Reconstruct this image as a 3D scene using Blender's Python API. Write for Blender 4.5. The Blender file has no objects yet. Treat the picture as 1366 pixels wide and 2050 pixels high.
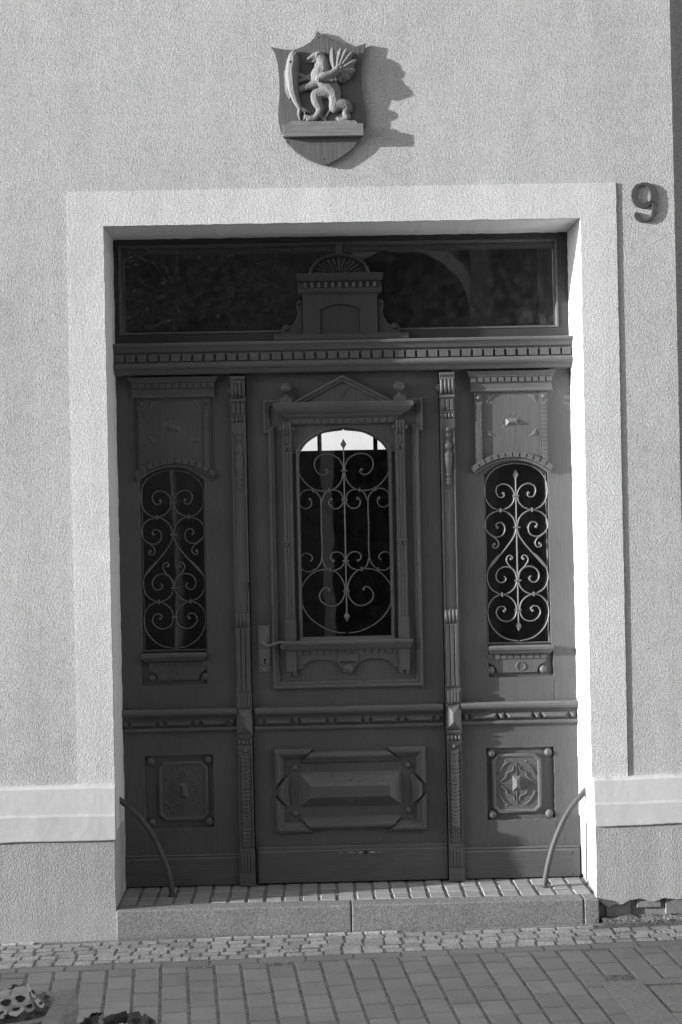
import bpy, bmesh, math, random
from mathutils import Vector, Matrix, noise
from mathutils.geometry import tessellate_polygon
random.seed(7)
R_ = random.uniform
scn = bpy.context.scene
COL = scn.collection

# ------------------------------------------------------------------ camera
F_PX, YAW, ROLL, SHX = 2900.0, math.radians(0.9), 0.0205, 0.01
CAM = Vector((0, -7.0, 1.79))
FW = Vector((math.sin(YAW), math.cos(YAW), 0))
RT0 = Vector((math.cos(YAW), -math.sin(YAW), 0)); UP0 = Vector((0, 0, 1))
RT = RT0 * math.cos(ROLL) - UP0 * math.sin(ROLL)
UP = UP0 * math.cos(ROLL) + RT0 * math.sin(ROLL)
cd = bpy.data.cameras.new('camera'); cam = bpy.data.objects.new('camera', cd); COL.objects.link(cam)
cam.matrix_world = Matrix(((RT.x, UP.x, -FW.x, CAM.x), (RT.y, UP.y, -FW.y, CAM.y), (RT.z, UP.z, -FW.z, CAM.z), (0, 0, 0, 1)))
cd.sensor_fit = 'VERTICAL'; cd.sensor_height = 36; cd.lens = F_PX / 2050 * 36; cd.shift_x = SHX
cd.clip_start = .05; cd.clip_end = 1000
scn.camera = cam

# ------------------------------------------------------------------ sky, sun, exposure
SUN_EL = math.radians(10.5); SUN_AZ = math.radians(78.7)      # azimuth away from the wall's normal, to the left
S = Vector((-math.sin(SUN_AZ) * math.cos(SUN_EL), -math.cos(SUN_AZ) * math.cos(SUN_EL), math.sin(SUN_EL)))
w = bpy.data.worlds.new('World'); scn.world = w; w.use_nodes = True
nt = w.node_tree; nt.nodes.clear()
sky = nt.nodes.new('ShaderNodeTexSky'); sky.sky_type = 'NISHITA'; sky.sun_disc = False
sky.sun_elevation = SUN_EL; sky.sun_rotation = math.atan2(S.x, S.y) % (2 * math.pi)
bw = nt.nodes.new('ShaderNodeRGBToBW'); bg = nt.nodes.new('ShaderNodeBackground'); wo = nt.nodes.new('ShaderNodeOutputWorld')
bg.inputs['Strength'].default_value = 0.14
nt.links.new(sky.outputs[0], bw.inputs[0]); nt.links.new(bw.outputs[0], bg.inputs['Color']); nt.links.new(bg.outputs[0], wo.inputs['Surface'])
sl = bpy.data.lights.new('sun', 'SUN'); sl.energy = 4.3; sl.angle = math.radians(0.5); sl.color = (1, 1, 1)
so = bpy.data.objects.new('sun', sl); COL.objects.link(so); so.location = S * 40
so.rotation_euler = (-S).to_track_quat('-Z', 'Y').to_euler()
vs = scn.view_settings; vs.view_transform = 'Standard'; vs.look = 'None'; vs.gamma = 1; vs.exposure = 1.38; vs.use_curve_mapping = False
scn.cycles.use_denoising = True
scn.cycles.max_bounces = 7; scn.cycles.transparent_max_bounces = 12

# ------------------------------------------------------------------ helpers
def P(px, py, Y):
    """pixel of the photograph -> point on the upright plane y = Y"""
    d = FW + RT * ((px - 683 + SHX * 2050) / F_PX) + UP * ((1025 - py) / F_PX)
    return CAM + d * ((Y - CAM.y) / d.y)
GSX, GSY, GC = .0113, .035, -.1098
def GZ(x, y): return GC + GSX * x + GSY * y
def PG(px, py):
    d = FW + RT * ((px - 683 + SHX * 2050) / F_PX) + UP * ((1025 - py) / F_PX)
    n = Vector((-GSX, -GSY, 1)); return CAM + d * ((GC - n.dot(CAM)) / n.dot(d))
def proj(p):
    d = Vector(p) - CAM
    return 683 - SHX * 2050 + F_PX * d.dot(RT) / d.dot(FW), 1025 - F_PX * d.dot(UP) / d.dot(FW)

class MB:
    def __init__(s): s.v = []; s.f = []; s.m = []
    def add(s, vs, fs, mi=0):
        b = len(s.v); s.v += [tuple(p) for p in vs]; s.f += [tuple(b + i for i in f) for f in fs]; s.m += [mi] * len(fs); return s
    def box(s, x0, x1, y0, y1, z0, z1, mi=0):
        return s.add([(x0,y0,z0),(x1,y0,z0),(x1,y1,z0),(x0,y1,z0),(x0,y0,z1),(x1,y0,z1),(x1,y1,z1),(x0,y1,z1)],
                     [(0,3,2,1),(4,5,6,7),(0,1,5,4),(1,2,6,5),(2,3,7,6),(3,0,4,7)], mi)
    def hip(s, x0, x1, z0, z1, yb, yt, ix, iz):
        """block on a wall: base rectangle at yb, top rectangle inset by ix, iz at yt"""
        return s.add([(x0,yb,z0),(x1,yb,z0),(x1,yb,z1),(x0,yb,z1),(x0+ix,yt,z0+iz),(x1-ix,yt,z0+iz),(x1-ix,yt,z1-iz),(x0+ix,yt,z1-iz)],
                     [(0,3,2,1),(4,5,6,7),(0,1,5,4),(1,2,6,5),(2,3,7,6),(3,0,4,7)])
    def prism_x(s, prof, x0, x1, tx0=0, tx1=0):
        """profile [(y,z)] run along x; tx pulls the ends in with depth (mitred returns)"""
        n = len(prof); ymax = max(p[0] for p in prof)
        a = [(x0 + tx0 * (p[0] - ymax) * -1 * -1, p[0], p[1]) for p in prof]
        a = [(x0 - tx0 * (ymax - p[0]), p[0], p[1]) for p in prof]; b = [(x1 + tx1 * (ymax - p[0]), p[0], p[1]) for p in prof]
        fs = [(i, (i + 1) % n, n + (i + 1) % n, n + i) for i in range(n)] + [tuple(range(n))[::-1], tuple(range(n, 2 * n))]
        return s.add(a + b, fs)
    def plate(s, outer, holes, y0, y1, mi=0, mside=None):
        """polygon in (x,z) with holes, from y0 (front) to y1 (back)"""
        loops = [outer] + list(holes); flat = [p for l in loops for p in l]; n = len(flat)
        tr = tessellate_polygon([[Vector((p[0], p[1], 0)) for p in l] for l in loops])
        fr = []
        for t in tr:
            a, b, c = (flat[i] for i in t)
            ar = (b[0]-a[0])*(c[1]-a[1]) - (b[1]-a[1])*(c[0]-a[0])
            if abs(ar) < 1e-12: continue
            fr.append(t if ar > 0 else (t[0], t[2], t[1]))
        s.add([(p[0], y0, p[1]) for p in flat] + [(p[0], y1, p[1]) for p in flat], fr + [tuple(n + i for i in t[::-1]) for t in fr], mi)
        b0 = len(s.v) - 2 * n; o = 0; sd = []
        for l in loops:
            ar = sum(l[i][0]*l[(i+1)%len(l)][1] - l[(i+1)%len(l)][0]*l[i][1] for i in range(len(l)))
            ccw = ar > 0
            if l is not outer: ccw = not ccw
            for i in range(len(l)):
                j = (i + 1) % len(l); q = (b0+o+i, b0+n+o+i, b0+n+o+j, b0+o+j)
                sd.append(q[::-1] if ccw else q)
            o += len(l)
        s.f += sd; s.m += [mi if mside is None else mside] * len(sd); return s
    def sweep(s, path, prof, closed=True, skew=0):
        """profile [(offset to the left of travel, y)] along an (x,z) path with mitred corners"""
        n = len(path); k = len(prof); rows = []
        for i in range(n):
            p = Vector(path[i]); a = Vector(path[i-1]) if (closed or i > 0) else None; b = Vector(path[(i+1) % n]) if (closed or i < n-1) else None
            d1 = (p - a).normalized() if a is not None else (b - p).normalized(); d2 = (b - p).normalized() if b is not None else d1
            n1 = Vector((-d1.y, d1.x)); n2 = Vector((-d2.y, d2.x)); m = (n1 + n2); m = m / max(m.dot(n1), .25) if m.length > 1e-6 else n1
            k_ = skew if i == 0 else (-skew if i == n - 1 else 0)
            rows.append([(p.x + m.x * o + d2.x * o * k_, y, p.y + m.y * o + d2.y * o * k_) for o, y in prof])
        vs = [q for r in rows for q in r]; fs = []
        for i in range(n if closed else n - 1):
            j = (i + 1) % n
            for c in range(k - 1): fs.append((i*k+c, i*k+c+1, j*k+c+1, j*k+c))
        if not closed: fs += [tuple(range(k)), tuple((n-1)*k + c for c in range(k))[::-1]]
        return s.add(vs, fs)
    def tube(s, pts, rad, n=6, caps=True, closed=False):
        pts = [Vector(p) for p in pts]; N = len(pts); rad = rad if isinstance(rad, (list, tuple)) else [rad] * N
        vs = []; fs = []; ref = None
        for i, p in enumerate(pts):
            t = (pts[min(i+1, N-1)] - pts[max(i-1, 0)])
            if t.length < 1e-9: t = Vector((0, 0, 1))
            t.normalize()
            if ref is None: ref = Vector((0, 1, 0)) if abs(t.y) < .9 else Vector((1, 0, 0))
            u = (ref - t * ref.dot(t)).normalized(); v = t.cross(u); ref = u
            for c in range(n):
                a = 2 * math.pi * c / n; q = p + (u * math.cos(a) + v * math.sin(a)) * rad[i]; vs.append(q)
        for i in range(N - 1):
            for c in range(n): fs.append((i*n+c, i*n+(c+1)%n, (i+1)*n+(c+1)%n, (i+1)*n+c))
        if caps: fs += [tuple(range(n))[::-1], tuple((N-1)*n + c for c in range(n))]
        return s.add(vs, fs)
    def ball(s, c, r, ny=1.0, nu=12, nv=8, sz=1.0):
        vs = []; fs = []
        for j in range(nv + 1):
            th = math.pi * j / nv
            for i in range(nu):
                a = 2 * math.pi * i / nu
                vs.append((c[0] + r * math.sin(th) * math.cos(a), c[1] + r * ny * math.sin(th) * math.sin(a), c[2] + sz * r * math.cos(th)))
        for j in range(nv):
            for i in range(nu):
                fs.append((j*nu+i, (j+1)*nu+i, (j+1)*nu+(i+1)%nu, j*nu+(i+1)%nu))
        return s.add(vs, fs)
    def lathe(s, c, prof, n=16, axis='z', squash=1.0):
        """profile [(r, h)] turned round an axis through c"""
        vs = []; fs = []; k = len(prof)
        for r, h in prof:
            for i in range(n):
                a = 2 * math.pi * i / n
                if axis == 'z': vs.append((c[0] + r * math.cos(a), c[1] + squash * r * math.sin(a), c[2] + h))
                else: vs.append((c[0] + r * math.cos(a), c[1] - h, c[2] + r * math.sin(a)))
        for j in range(k - 1):
            for i in range(n):
                q = (j*n+i, j*n+(i+1)%n, (j+1)*n+(i+1)%n, (j+1)*n+i); fs.append(q)
        fs += [tuple(range(n))[::-1], tuple((k-1)*n + i for i in range(n))]
        return s.add(vs, fs)
    def mesh(s, name, smooth=None):
        me = bpy.data.meshes.new(name); me.from_pydata(s.v, [], s.f)
        me.polygons.foreach_set('material_index', s.m); me.validate()
        bm = bmesh.new(); bm.from_mesh(me); bmesh.ops.remove_doubles(bm, verts=bm.verts, dist=1e-6)
        bmesh.ops.recalc_face_normals(bm, faces=bm.faces); bm.to_mesh(me); bm.free()
        return me

def link(name, me, mats, parent=None, smooth=None, bevel=0):
    o = bpy.data.objects.new(name, me); COL.objects.link(o)
    for m in (mats if isinstance(mats, (list, tuple)) else [mats]):
        if len(me.materials) < (len(mats) if isinstance(mats, (list, tuple)) else 1): me.materials.append(m)
    if parent: attach(o, parent)
    if smooth is not None:
        me.polygons.foreach_set('use_smooth', [True] * len(me.polygons))
        me.set_sharp_from_angle(angle=math.radians(smooth))
    if bevel:
        b = o.modifiers.new('edge', 'BEVEL'); b.width = bevel; b.segments = 2; b.limit_method = 'ANGLE'; b.angle_limit = math.radians(35); b.harden_normals = False
    return o
WORLD = {}
def attach(o, p):
    o.parent = p; o.matrix_parent_inverse = Matrix.Translation(-WORLD.get(p.name, Vector((0, 0, 0))))
def obj(name, mb, mat, parent=None, smooth=None, bevel=0):
    return link(name, mb.mesh(name), mat, parent, smooth, bevel)
def tag(o, label=None, cat=None, group=None, kind=None):
    for k, v in (('label', label), ('category', cat), ('group', group), ('kind', kind)):
        if v: o[k] = v
    return o
def thing(name, label, cat, loc, group=None):
    o = bpy.data.objects.new(name, None); COL.objects.link(o); o.location = loc; o.empty_display_size = .1
    WORLD[o.name] = Vector(loc)
    return tag(o, label, cat, group)
def inst(name, me, parent, loc, rot=(0, 0, 0), scale=(1, 1, 1)):
    o = bpy.data.objects.new(name, me); COL.objects.link(o); o.location = loc; o.rotation_euler = rot; o.scale = scale
    if parent: attach(o, parent)
    return o
def crom(pts, k=6):
    """smooth curve through points"""
    out = []; n = len(pts); V = [Vector(p) for p in pts]
    for i in range(n - 1):
        p0, p1, p2, p3 = V[max(i-1, 0)], V[i], V[i+1], V[min(i+2, n-1)]
        for j in range(k):
            t = j / k; out.append(.5 * ((2*p1) + (p2-p0)*t + (2*p0-5*p1+4*p2-p3)*t*t + (3*p1-p0-3*p2+p3)*t*t*t))
    out.append(V[-1]); return out
def arc(xc, zs, hw, rise, n=16, x0=None):
    """points of a segmental arch from right springing to left springing"""
    Rr = (hw*hw + rise*rise) / (2*rise); zc = zs + rise - Rr; a0 = math.asin(min(1, hw / Rr))
    if rise > hw: a0 = math.pi - a0
    return [(xc + Rr * math.sin(a0 * (1 - 2*i/n)), zc + Rr * math.cos(a0 * (1 - 2*i/n))) for i in range(n + 1)]
def rough_line(a, b, step=.03, j=.0012):
    a, b = Vector(a), Vector(b); n = max(1, int((b - a).length / step))
    return [tuple(a.lerp(b, i / n) + (Vector((R_(-j, j), R_(-j, j))) if i else Vector((0, 0)))) for i in range(n)]

# ------------------------------------------------------------------ materials (all neutral: the photograph is black and white)
def newmat(name):
    m = bpy.data.materials.new(name); m.use_nodes = True; t = m.node_tree
    return m, t, t.nodes['Principled BSDF']
def nd(t, typ, **kw):
    n = t.nodes.new('ShaderNode' + typ)
    for k, v in kw.items():
        if hasattr(n, k): setattr(n, k, v)
        else: n.inputs[k].default_value = v
    return n
def pos(t, scale=(1, 1, 1)):
    g = nd(t, 'NewGeometry'); m = nd(t, 'Mapping'); m.inputs['Scale'].default_value = scale; t.links.new(g.outputs['Position'], m.inputs['Vector']); return m.outputs[0]
def ramp(t, fac, stops):
    r = nd(t, 'ValToRGB'); e = r.color_ramp.elements
    while len(e) < len(stops): e.new(.5)
    for k, (p, v) in zip(e, stops): k.position = p; k.color = (v, v, v, 1)
    t.links.new(fac, r.inputs[0]); return r.outputs[0]
def noise_(t, vec, scale, detail=4, rough=.5, dist=0.0):
    n = nd(t, 'TexNoise'); n.inputs['Scale'].default_value = scale; n.inputs['Detail'].default_value = detail
    n.inputs['Roughness'].default_value = rough; n.inputs['Distortion'].default_value = dist; t.links.new(vec, n.inputs['Vector']); return n.outputs['Fac']
def math_(t, op, a, b=None):
    n = nd(t, 'Math', operation=op)
    for i, x in enumerate((a, b)):
        if x is None: continue
        if isinstance(x, (int, float)): n.inputs[i].default_value = x
        else: t.links.new(x, n.inputs[i])
    return n.outputs[0]
def bump(t, h, strength, dist, normal=None):
    b = nd(t, 'Bump'); b.inputs['Strength'].default_value = strength; b.inputs['Distance'].default_value = dist
    t.links.new(h, b.inputs['Height'])
    if normal: t.links.new(normal, b.inputs['Normal'])
    return b.outputs[0]
def surface(name, base, var=.12, vscale=3, rough=.85, bscale=None, bstr=.5, bdist=.003, bdetail=3, grain=(1, 1, 1), rand=0.0, spec=.3, speck=None, fine=None):
    m, t, b = newmat(name); p = pos(t); pg = pos(t, grain)
    n1 = noise_(t, p, vscale, 5, .6); col = ramp(t, n1, [(.3, base * (1 - var)), (.7, base * (1 + var))])
    if fine:
        n3 = noise_(t, pg, fine[0], 4, .65); col = math_(t, 'MULTIPLY', col, ramp(t, n3, [(.3, 1 - fine[1]), (.7, 1 + fine[1])]))
    if speck:
        v = nd(t, 'TexVoronoi'); v.inputs['Scale'].default_value = speck[0]; t.links.new(p, v.inputs['Vector'])
        sp = nd(t, 'RGBToBW'); t.links.new(v.outputs['Color'], sp.inputs[0])
        col = math_(t, 'MULTIPLY', col, ramp(t, sp.outputs[0], [(.2, 1 - speck[1]), (.8, 1 + speck[1])]))
    if rand:
        oi = nd(t, 'ObjectInfo'); col = math_(t, 'MULTIPLY', col, math_(t, 'ADD', math_(t, 'MULTIPLY', oi.outputs['Random'], 2 * rand), 1 - rand))
    t.links.new(col, b.inputs['Base Color']); b.inputs['Roughness'].default_value = rough; b.inputs['Specular IOR Level'].default_value = spec
    if bscale:
        h = noise_(t, pg, bscale, bdetail, .55); t.links.new(bump(t, h, bstr, bdist), b.inputs['Normal'])
    return m
def stucco(name, base, strength=.85, dist=.0045):
    m, t, b = newmat(name); p = pos(t)
    n1 = noise_(t, p, .8, 6, .65); n2 = noise_(t, p, 14, 4, .6); n4 = noise_(t, p, 135, 3, .7); n5 = noise_(t, pos(t, (7, 7, .35)), 1, 5, .6)
    col = math_(t, 'MULTIPLY', ramp(t, n1, [(.3, base * .91), (.7, base * 1.08)]), ramp(t, n2, [(.3, .95), (.7, 1.05)]))
    col = math_(t, 'MULTIPLY', col, ramp(t, n4, [(.36, .76), (.52, 1.03), (.68, 1.13)])); col = math_(t, 'MULTIPLY', col, ramp(t, n5, [(.35, .94), (.65, 1.04)]))
    t.links.new(col, b.inputs['Base Color']); b.inputs['Roughness'].default_value = .95; b.inputs['Specular IOR Level'].default_value = .1
    # roughcast: grains of 4 to 8 mm over a gentle, trowelled unevenness
    h1 = noise_(t, p, 120, 3, .65, .1); h2 = noise_(t, p, 250, 2, .6); h3 = noise_(t, p, 5, 4, .6)
    h = math_(t, 'ADD', math_(t, 'ADD', h1, math_(t, 'MULTIPLY', h2, .6)), math_(t, 'MULTIPLY', h3, 1.1))
    t.links.new(bump(t, h, strength, dist), b.inputs['Normal']); return m
def paint(name, base, vertical=True, rough=.42):
    m, t, b = newmat(name); g = (30, 30, 1.2) if vertical else (1.2, 30, 30)
    pg = pos(t, g); p = pos(t)
    n1 = noise_(t, p, 2.2, 4, .6); n2 = noise_(t, pg, 7, 4, .7); n3 = noise_(t, p, 60, 3, .7)
    col = math_(t, 'MULTIPLY', ramp(t, n1, [(.3, base * .86), (.7, base * 1.12)]), ramp(t, n2, [(.3, .83), (.72, 1.17)]))
    # small scuffs worn through to lighter wood
    sc = ramp(t, n3, [(.70, 0.0), (.76, 1.0)]); big = ramp(t, noise_(t, p, 5, 2), [(.52, 0.0), (.66, 1.0)])
    mx = nd(t, 'Mix', data_type='RGBA'); t.links.new(math_(t, 'MULTIPLY', math_(t, 'MULTIPLY', sc, big), .6), mx.inputs[0]); t.links.new(col, mx.inputs[6]); mx.inputs[7].default_value = (base*2.4,)*3 + (1,)
    bv = nd(t, 'Bevel'); bv.samples = 4; bv.inputs['Radius'].default_value = .005; ge = nd(t, 'NewGeometry')
    dt = nd(t, 'VectorMath', operation='DOT_PRODUCT'); t.links.new(bv.outputs[0], dt.inputs[0]); t.links.new(ge.outputs['Normal'], dt.inputs[1])
    edge = math_(t, 'MULTIPLY', ramp(t, dt.outputs['Value'], [(.90, 1.0), (.985, 0.0)]), ramp(t, noise_(t, p, 22, 4, .7), [(.38, .15), (.62, 1.0)]))
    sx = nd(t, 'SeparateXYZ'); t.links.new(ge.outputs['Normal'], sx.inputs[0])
    dust_light = math_(t, 'MULTIPLY', ramp(t, sx.outputs[2], [(.35, 0.0), (.8, 1.0)]), ramp(t, noise_(t, p, 16, 4, .6), [(.3, .25), (.65, .8)]))  # dusty film, plus skylight painted onto faces that look up
    wf = math_(t, 'MAXIMUM', math_(t, 'MULTIPLY', edge, .55), math_(t, 'MULTIPLY', dust_light, .55))
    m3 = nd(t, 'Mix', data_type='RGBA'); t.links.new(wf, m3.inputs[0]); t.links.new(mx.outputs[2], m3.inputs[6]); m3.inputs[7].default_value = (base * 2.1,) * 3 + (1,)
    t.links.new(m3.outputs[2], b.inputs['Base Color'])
    t.links.new(ramp(t, n1, [(.3, rough - .08), (.7, rough + .12)]), b.inputs['Roughness']); b.inputs['Specular IOR Level'].default_value = .2
    t.links.new(bump(t, n2, .4, .0018, bump(t, noise_(t, p, 9, 3), .12, .004)), b.inputs['Normal']); return m

M = {}
M['stucco'] = stucco('wall_stucco', .425)
M['stucco_plinth'] = stucco('plinth_stucco', .345)
M['stucco_light'] = stucco('surround_stucco', .545, .7, .004)
M['reveal'] = surface('reveal_plaster', .66, .05, 2.5, .8, 18, .15, .006, fine=(60, .03))
M['reveal_low'] = surface('plinth_reveal_plaster', .40, .07, 3, .85, 18, .2, .006, fine=(60, .04))
M['band'] = surface('band_plaster', .50, .05, 3, .85, 14, .15, .010, fine=(40, .04))
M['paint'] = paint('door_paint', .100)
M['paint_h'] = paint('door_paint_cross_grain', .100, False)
M['paint_shade'] = paint('transom_shade_paint', .045, False)  # door paint with the shade under the soffit put into its colour
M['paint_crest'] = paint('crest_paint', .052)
M['iron'] = surface('painted_grille_iron', .115, .1, 8, .5, 40, .2, .001, spec=.5)
M['rail_iron'] = surface('galvanised_guard_iron', .07, .15, 9, .55, 60, .2, .001, spec=.25)
M['number'] = surface('number_metal', .06, .1, 12, .5, 50, .15, .001, spec=.5)
M['lock'] = surface('lock_metal', .15, .15, 20, .4, 60, .15, .001, spec=.6)
M['shield'] = surface('shield_board', .105, .1, 5, .7, 6, .5, .0025, 4, (14, 14, .9), fine=(5, .14))
M['carving'] = surface('carved_lime_wood', .185, .14, 14, .75, 9, .9, .004, 4, (20, 20, 5), fine=(9, .16), spec=.15)
M['carving_h'] = surface('carved_block_wood', .185, .14, 14, .75, 7, .8, .003, 4, (1.2, 20, 20), fine=(6, .16), spec=.15)
M['granite'] = surface('kerb_granite', .19, .08, 6, .85, 160, .5, .003, speck=(300, .45), fine=(120, .15))
M['sett'] = surface('granite_sett', .56, .1, 8, .9, 70, .7, .004, rand=.16, speck=(220, .28))
M['paver'] = surface('concrete_paver', .335, .1, 4, .92, 180, .4, .0015, rand=.08, fine=(150, .1))
M['bed'] = surface('grit_joint', .24, .25, 30, .97, 260, .9, .004, speck=(260, .5))
M['clinker'] = surface('doorstep_clinker', .27, .12, 9, .8, 50, .3, .002, rand=.13, grain=(.3, 4, 4), fine=(30, .12))
M['mortar'] = surface('dark_joint', .15, .3, 20, .97, 150, .8, .003)
M['brick'] = surface('old_brick', .19, .15, 20, .9, 60, .6, .003, rand=.12)
M['soil'] = surface('soil', .15, .4, 30, 1, 90, 1, .01)
M['rubble'] = surface('rubble_stone', .22, .2, 30, .95, 60, .6, .003)
M['concrete'] = surface('planter_concrete', .27, .14, 9, .95, 120, .7, .003, speck=(260, .2))
M['cover'] = surface('cover_concrete', .34, .1, 5, .9, 150, .5, .002, speck=(300, .22))
M['petal'] = surface('pale_petal', .52, .06, 30, .7, 60, .2, .001)
M['petal_dark'] = surface('dark_petal', .03, .2, 60, .6)
M['petal_mid'] = surface('deep_petal', .09, .3, 30, .6)
M['leaf'] = surface('green_leaf', .115, .25, 30, .6, 50, .3, .001, rand=.3)
M['bark'] = surface('bark', .09, .3, 12, .95, 20, 1, .02, 4, (6, 6, 1))
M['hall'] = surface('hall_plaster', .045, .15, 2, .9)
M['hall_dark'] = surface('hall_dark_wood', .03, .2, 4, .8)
M['house2'] = stucco('opposite_stucco', .12, .5, .004)
M['stone2'] = surface('gate_stone', .55, .1, 3, .9, 20, .4, .006)
M['dark'] = surface('dark_recess', .02, .1, 3, .9)
M['wear'] = surface('bare_wood', .30, .2, 30, .8)
gm, gt, gb = newmat('window_glass'); gt.nodes.remove(gb)
fr = nd(gt, 'Fresnel'); fr.inputs[0].default_value = 1.6; tr = nd(gt, 'BsdfTransparent'); gl = nd(gt, 'BsdfGlossy'); gl.inputs['Roughness'].default_value = .015
tr.inputs[0].default_value = (.88, .88, .88, 1); gl.inputs[0].default_value = (.9, .9, .9, 1)
df = nd(gt, 'BsdfDiffuse'); df.inputs[0].default_value = (.3, .3, .3, 1)
m1 = nd(gt, 'MixShader'); m2 = nd(gt, 'MixShader'); gt.links.new(fr.outputs[0], m1.inputs[0]); gt.links.new(tr.outputs[0], m1.inputs[1]); gt.links.new(gl.outputs[0], m1.inputs[2])
dust_light = ramp(gt, noise_(gt, pos(gt), 25, 6, .7), [(.42, .006), (.8, .06)])
gt.links.new(bump(gt, noise_(gt, pos(gt), 3, 2), .06, .01), gl.inputs['Normal'])
gt.links.new(dust_light, m2.inputs[0]); gt.links.new(m1.outputs[0], m2.inputs[1]); gt.links.new(df.outputs[0], m2.inputs[2])
gt.links.new(m2.outputs[0], gt.nodes['Material Output'].inputs['Surface']); M['glass'] = gm
gd = gm.copy(); gd.name = 'dusty_window_glass'; M['glass_dusty'] = gd
for n_ in gd.node_tree.nodes:
    if n_.type == 'VALTORGB': n_.color_ramp.elements[0].color = (.03,) * 3 + (1,); n_.color_ramp.elements[1].color = (.17,) * 3 + (1,)

# ------------------------------------------------------------------ the house front
YW, YP = -.35, -.385            # wall plane, plinth plane
XL, XR, ZT = -.913, 1.283, 3.122   # the entrance opening
XC = .178                       # axis of the door
house = thing('house', 'pale roughcast house front with a white plaster door surround and plinth band', 'house', (1.5, 0, GZ(1.5, -.3)))
zb = -.5
wl = rough_line((-6, .30), (XL, .30), 1, 0) + rough_line((XL, .30), (XL, ZT), .03, .0015) + rough_line((XL, ZT), (XR, ZT), .03, .0015) \
   + rough_line((XR, ZT), (XR, .30), .03, .0015) + rough_line((XR, .30), (1.722, .30), 1, 0) + rough_line((1.722, .30), (1.708, 7.5), .05, .001) + [(1.708, 7.5), (-6, 7.5)]
mw = MB().plate(wl, [], YW, .06, 0, 1)
obj('wall', mw, [M['stucco'], M['reveal']], house)
# plinth: stands proud of the wall; broken away along its foot on the right
obj('plinth', MB().plate([(-6, zb), (XL, zb)] + rough_line((XL, -.4), (XL, .335), .03, .0015) + [(XL, .335), (-6, .335)], [], YP, .055, 0, 1), [M['stucco_plinth'], M['reveal_low']], house)
jag = [(480,1556),(500,1585),(522,1602),(550,1628),(580,1641),(612,1622),(640,1611),(690,1615),(722,1610),(742,1592),(782,1571),(830,1566),(872,1554),(920,1562),(980,1581),(1020,1583),(1062,1574),(1090,1560),(1122,1550),(1180,1556),(1240,1562),(1300,1558)]
jp = [P(1100 + .2049*a, 1480 + .2049*b, YP) for a, b in jag]; jp = [(p.x, p.z) for p in jp]
jp[0] = (XR + .004, -.02)
rp = [(XR + .004, .335)] + rough_line((XR + .004, .335), (XR + .004, -.02), .03, .0015)[1:] + jp + [(1.73, jp[-1][1]), (1.73, .335)]
obj('plinth', MB().plate(rp, [], YP, -.335, 0, 1), [M['stucco_plinth'], M['reveal_low']], house)
obj('plinth_core', MB().box(XR + .006, 1.735, -.334, .055, 0.02, .33), [M['reveal_low']], house)
obj('foundation', MB().box(XR + .012, 1.75, -.360, .05, -.5, .019), M['brick'], house)
# neighbouring wall set back beyond the corner
obj('recessed_wall', MB().box(1.60, 4.5, -.10, .05, -.5, 7.5), M['stucco'], house)
# surround
so_ = [(-1.073, .50)] + rough_line((-1.073, .50), (-1.073, 3.279), .03, .0012)[1:] + rough_line((-1.073, 3.279), (1.447, 3.279), .03, .0015) + rough_line((1.447, 3.279), (1.447, .50), .03, .0012) + [(1.447, .50)]
si_ = rough_line((XR - .003, .50), (XR - .003, ZT - .003), .03, .0013) + rough_line((XR - .003, ZT - .003), (XL + .003, ZT - .003), .03, .0013) + rough_line((XL + .003, ZT - .003), (XL + .003, .5), .03, .0013) + [(XL + .003, .50)]
obj('door_surround', MB().plate(so_ + si_, [], YW - .006, YW + .02, 0), M['stucco_light'], house, bevel=.005)
# plinth bands: sloped upper half, rib, straight lower half
def band(x0, x1, z0, z1, slope):
    n = 90; mb = MB(); k = None
    zr = z0 + (z1 - z0) * .42
    prof = [(-.34, z1), (YW - .026, z1 - .006), (YP + .002, z1 - .016), (YP - .006, zr + .016), (YP - .0100, zr + .004), (YP - .0095, zr - .008), (YP - .0115, z0 + .004), (YP - .010, z0), (-.34, z0)]
    rows = []
    for i in range(n + 1):
        x = x0 + (x1 - x0) * i / n
        rows.append([(x, y + (noise.noise((x*9, z*11, 3)) * .0013 if y < -.345 else 0), z + noise.noise((x*7, z*5, 9)) * .0035 + noise.noise((x*31, z*9, 4)) * .0015 + slope * (x - x0)) for y, z in prof])
    kk = len(prof); fs = [(i*kk+c, i*kk+(c+1) % kk, (i+1)*kk+(c+1) % kk, (i+1)*kk+c) for i in range(n) for c in range(kk)] + [tuple(range(kk)), tuple(n*kk+c for c in range(kk))[::-1]]
    mb.add([p for r in rows for p in r], fs); return obj('plinth_band', mb, M['band'], house, smooth=12)
band(-3.2, XL + .006, .312, .562, .003); band(XR + .001, 1.73, .327, .548, .012)
# bricks bared where the plinth plaster has broken off
for a, b, c, d in ((1212, 1261, 1806, 1822), (1272, 1321, 1800, 1815), (1330, 1378, 1797, 1814)):
    p, q = P(a, c, -.345), P(b, d, -.345)
    br = MB().box(p.x, q.x, -.374, -.24, q.z - .005, q.z + .085); o = obj('brick', br, M['brick'], house, bevel=.004)
    o.rotation_euler = (0, R_(-.02, .02), 0)

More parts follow.
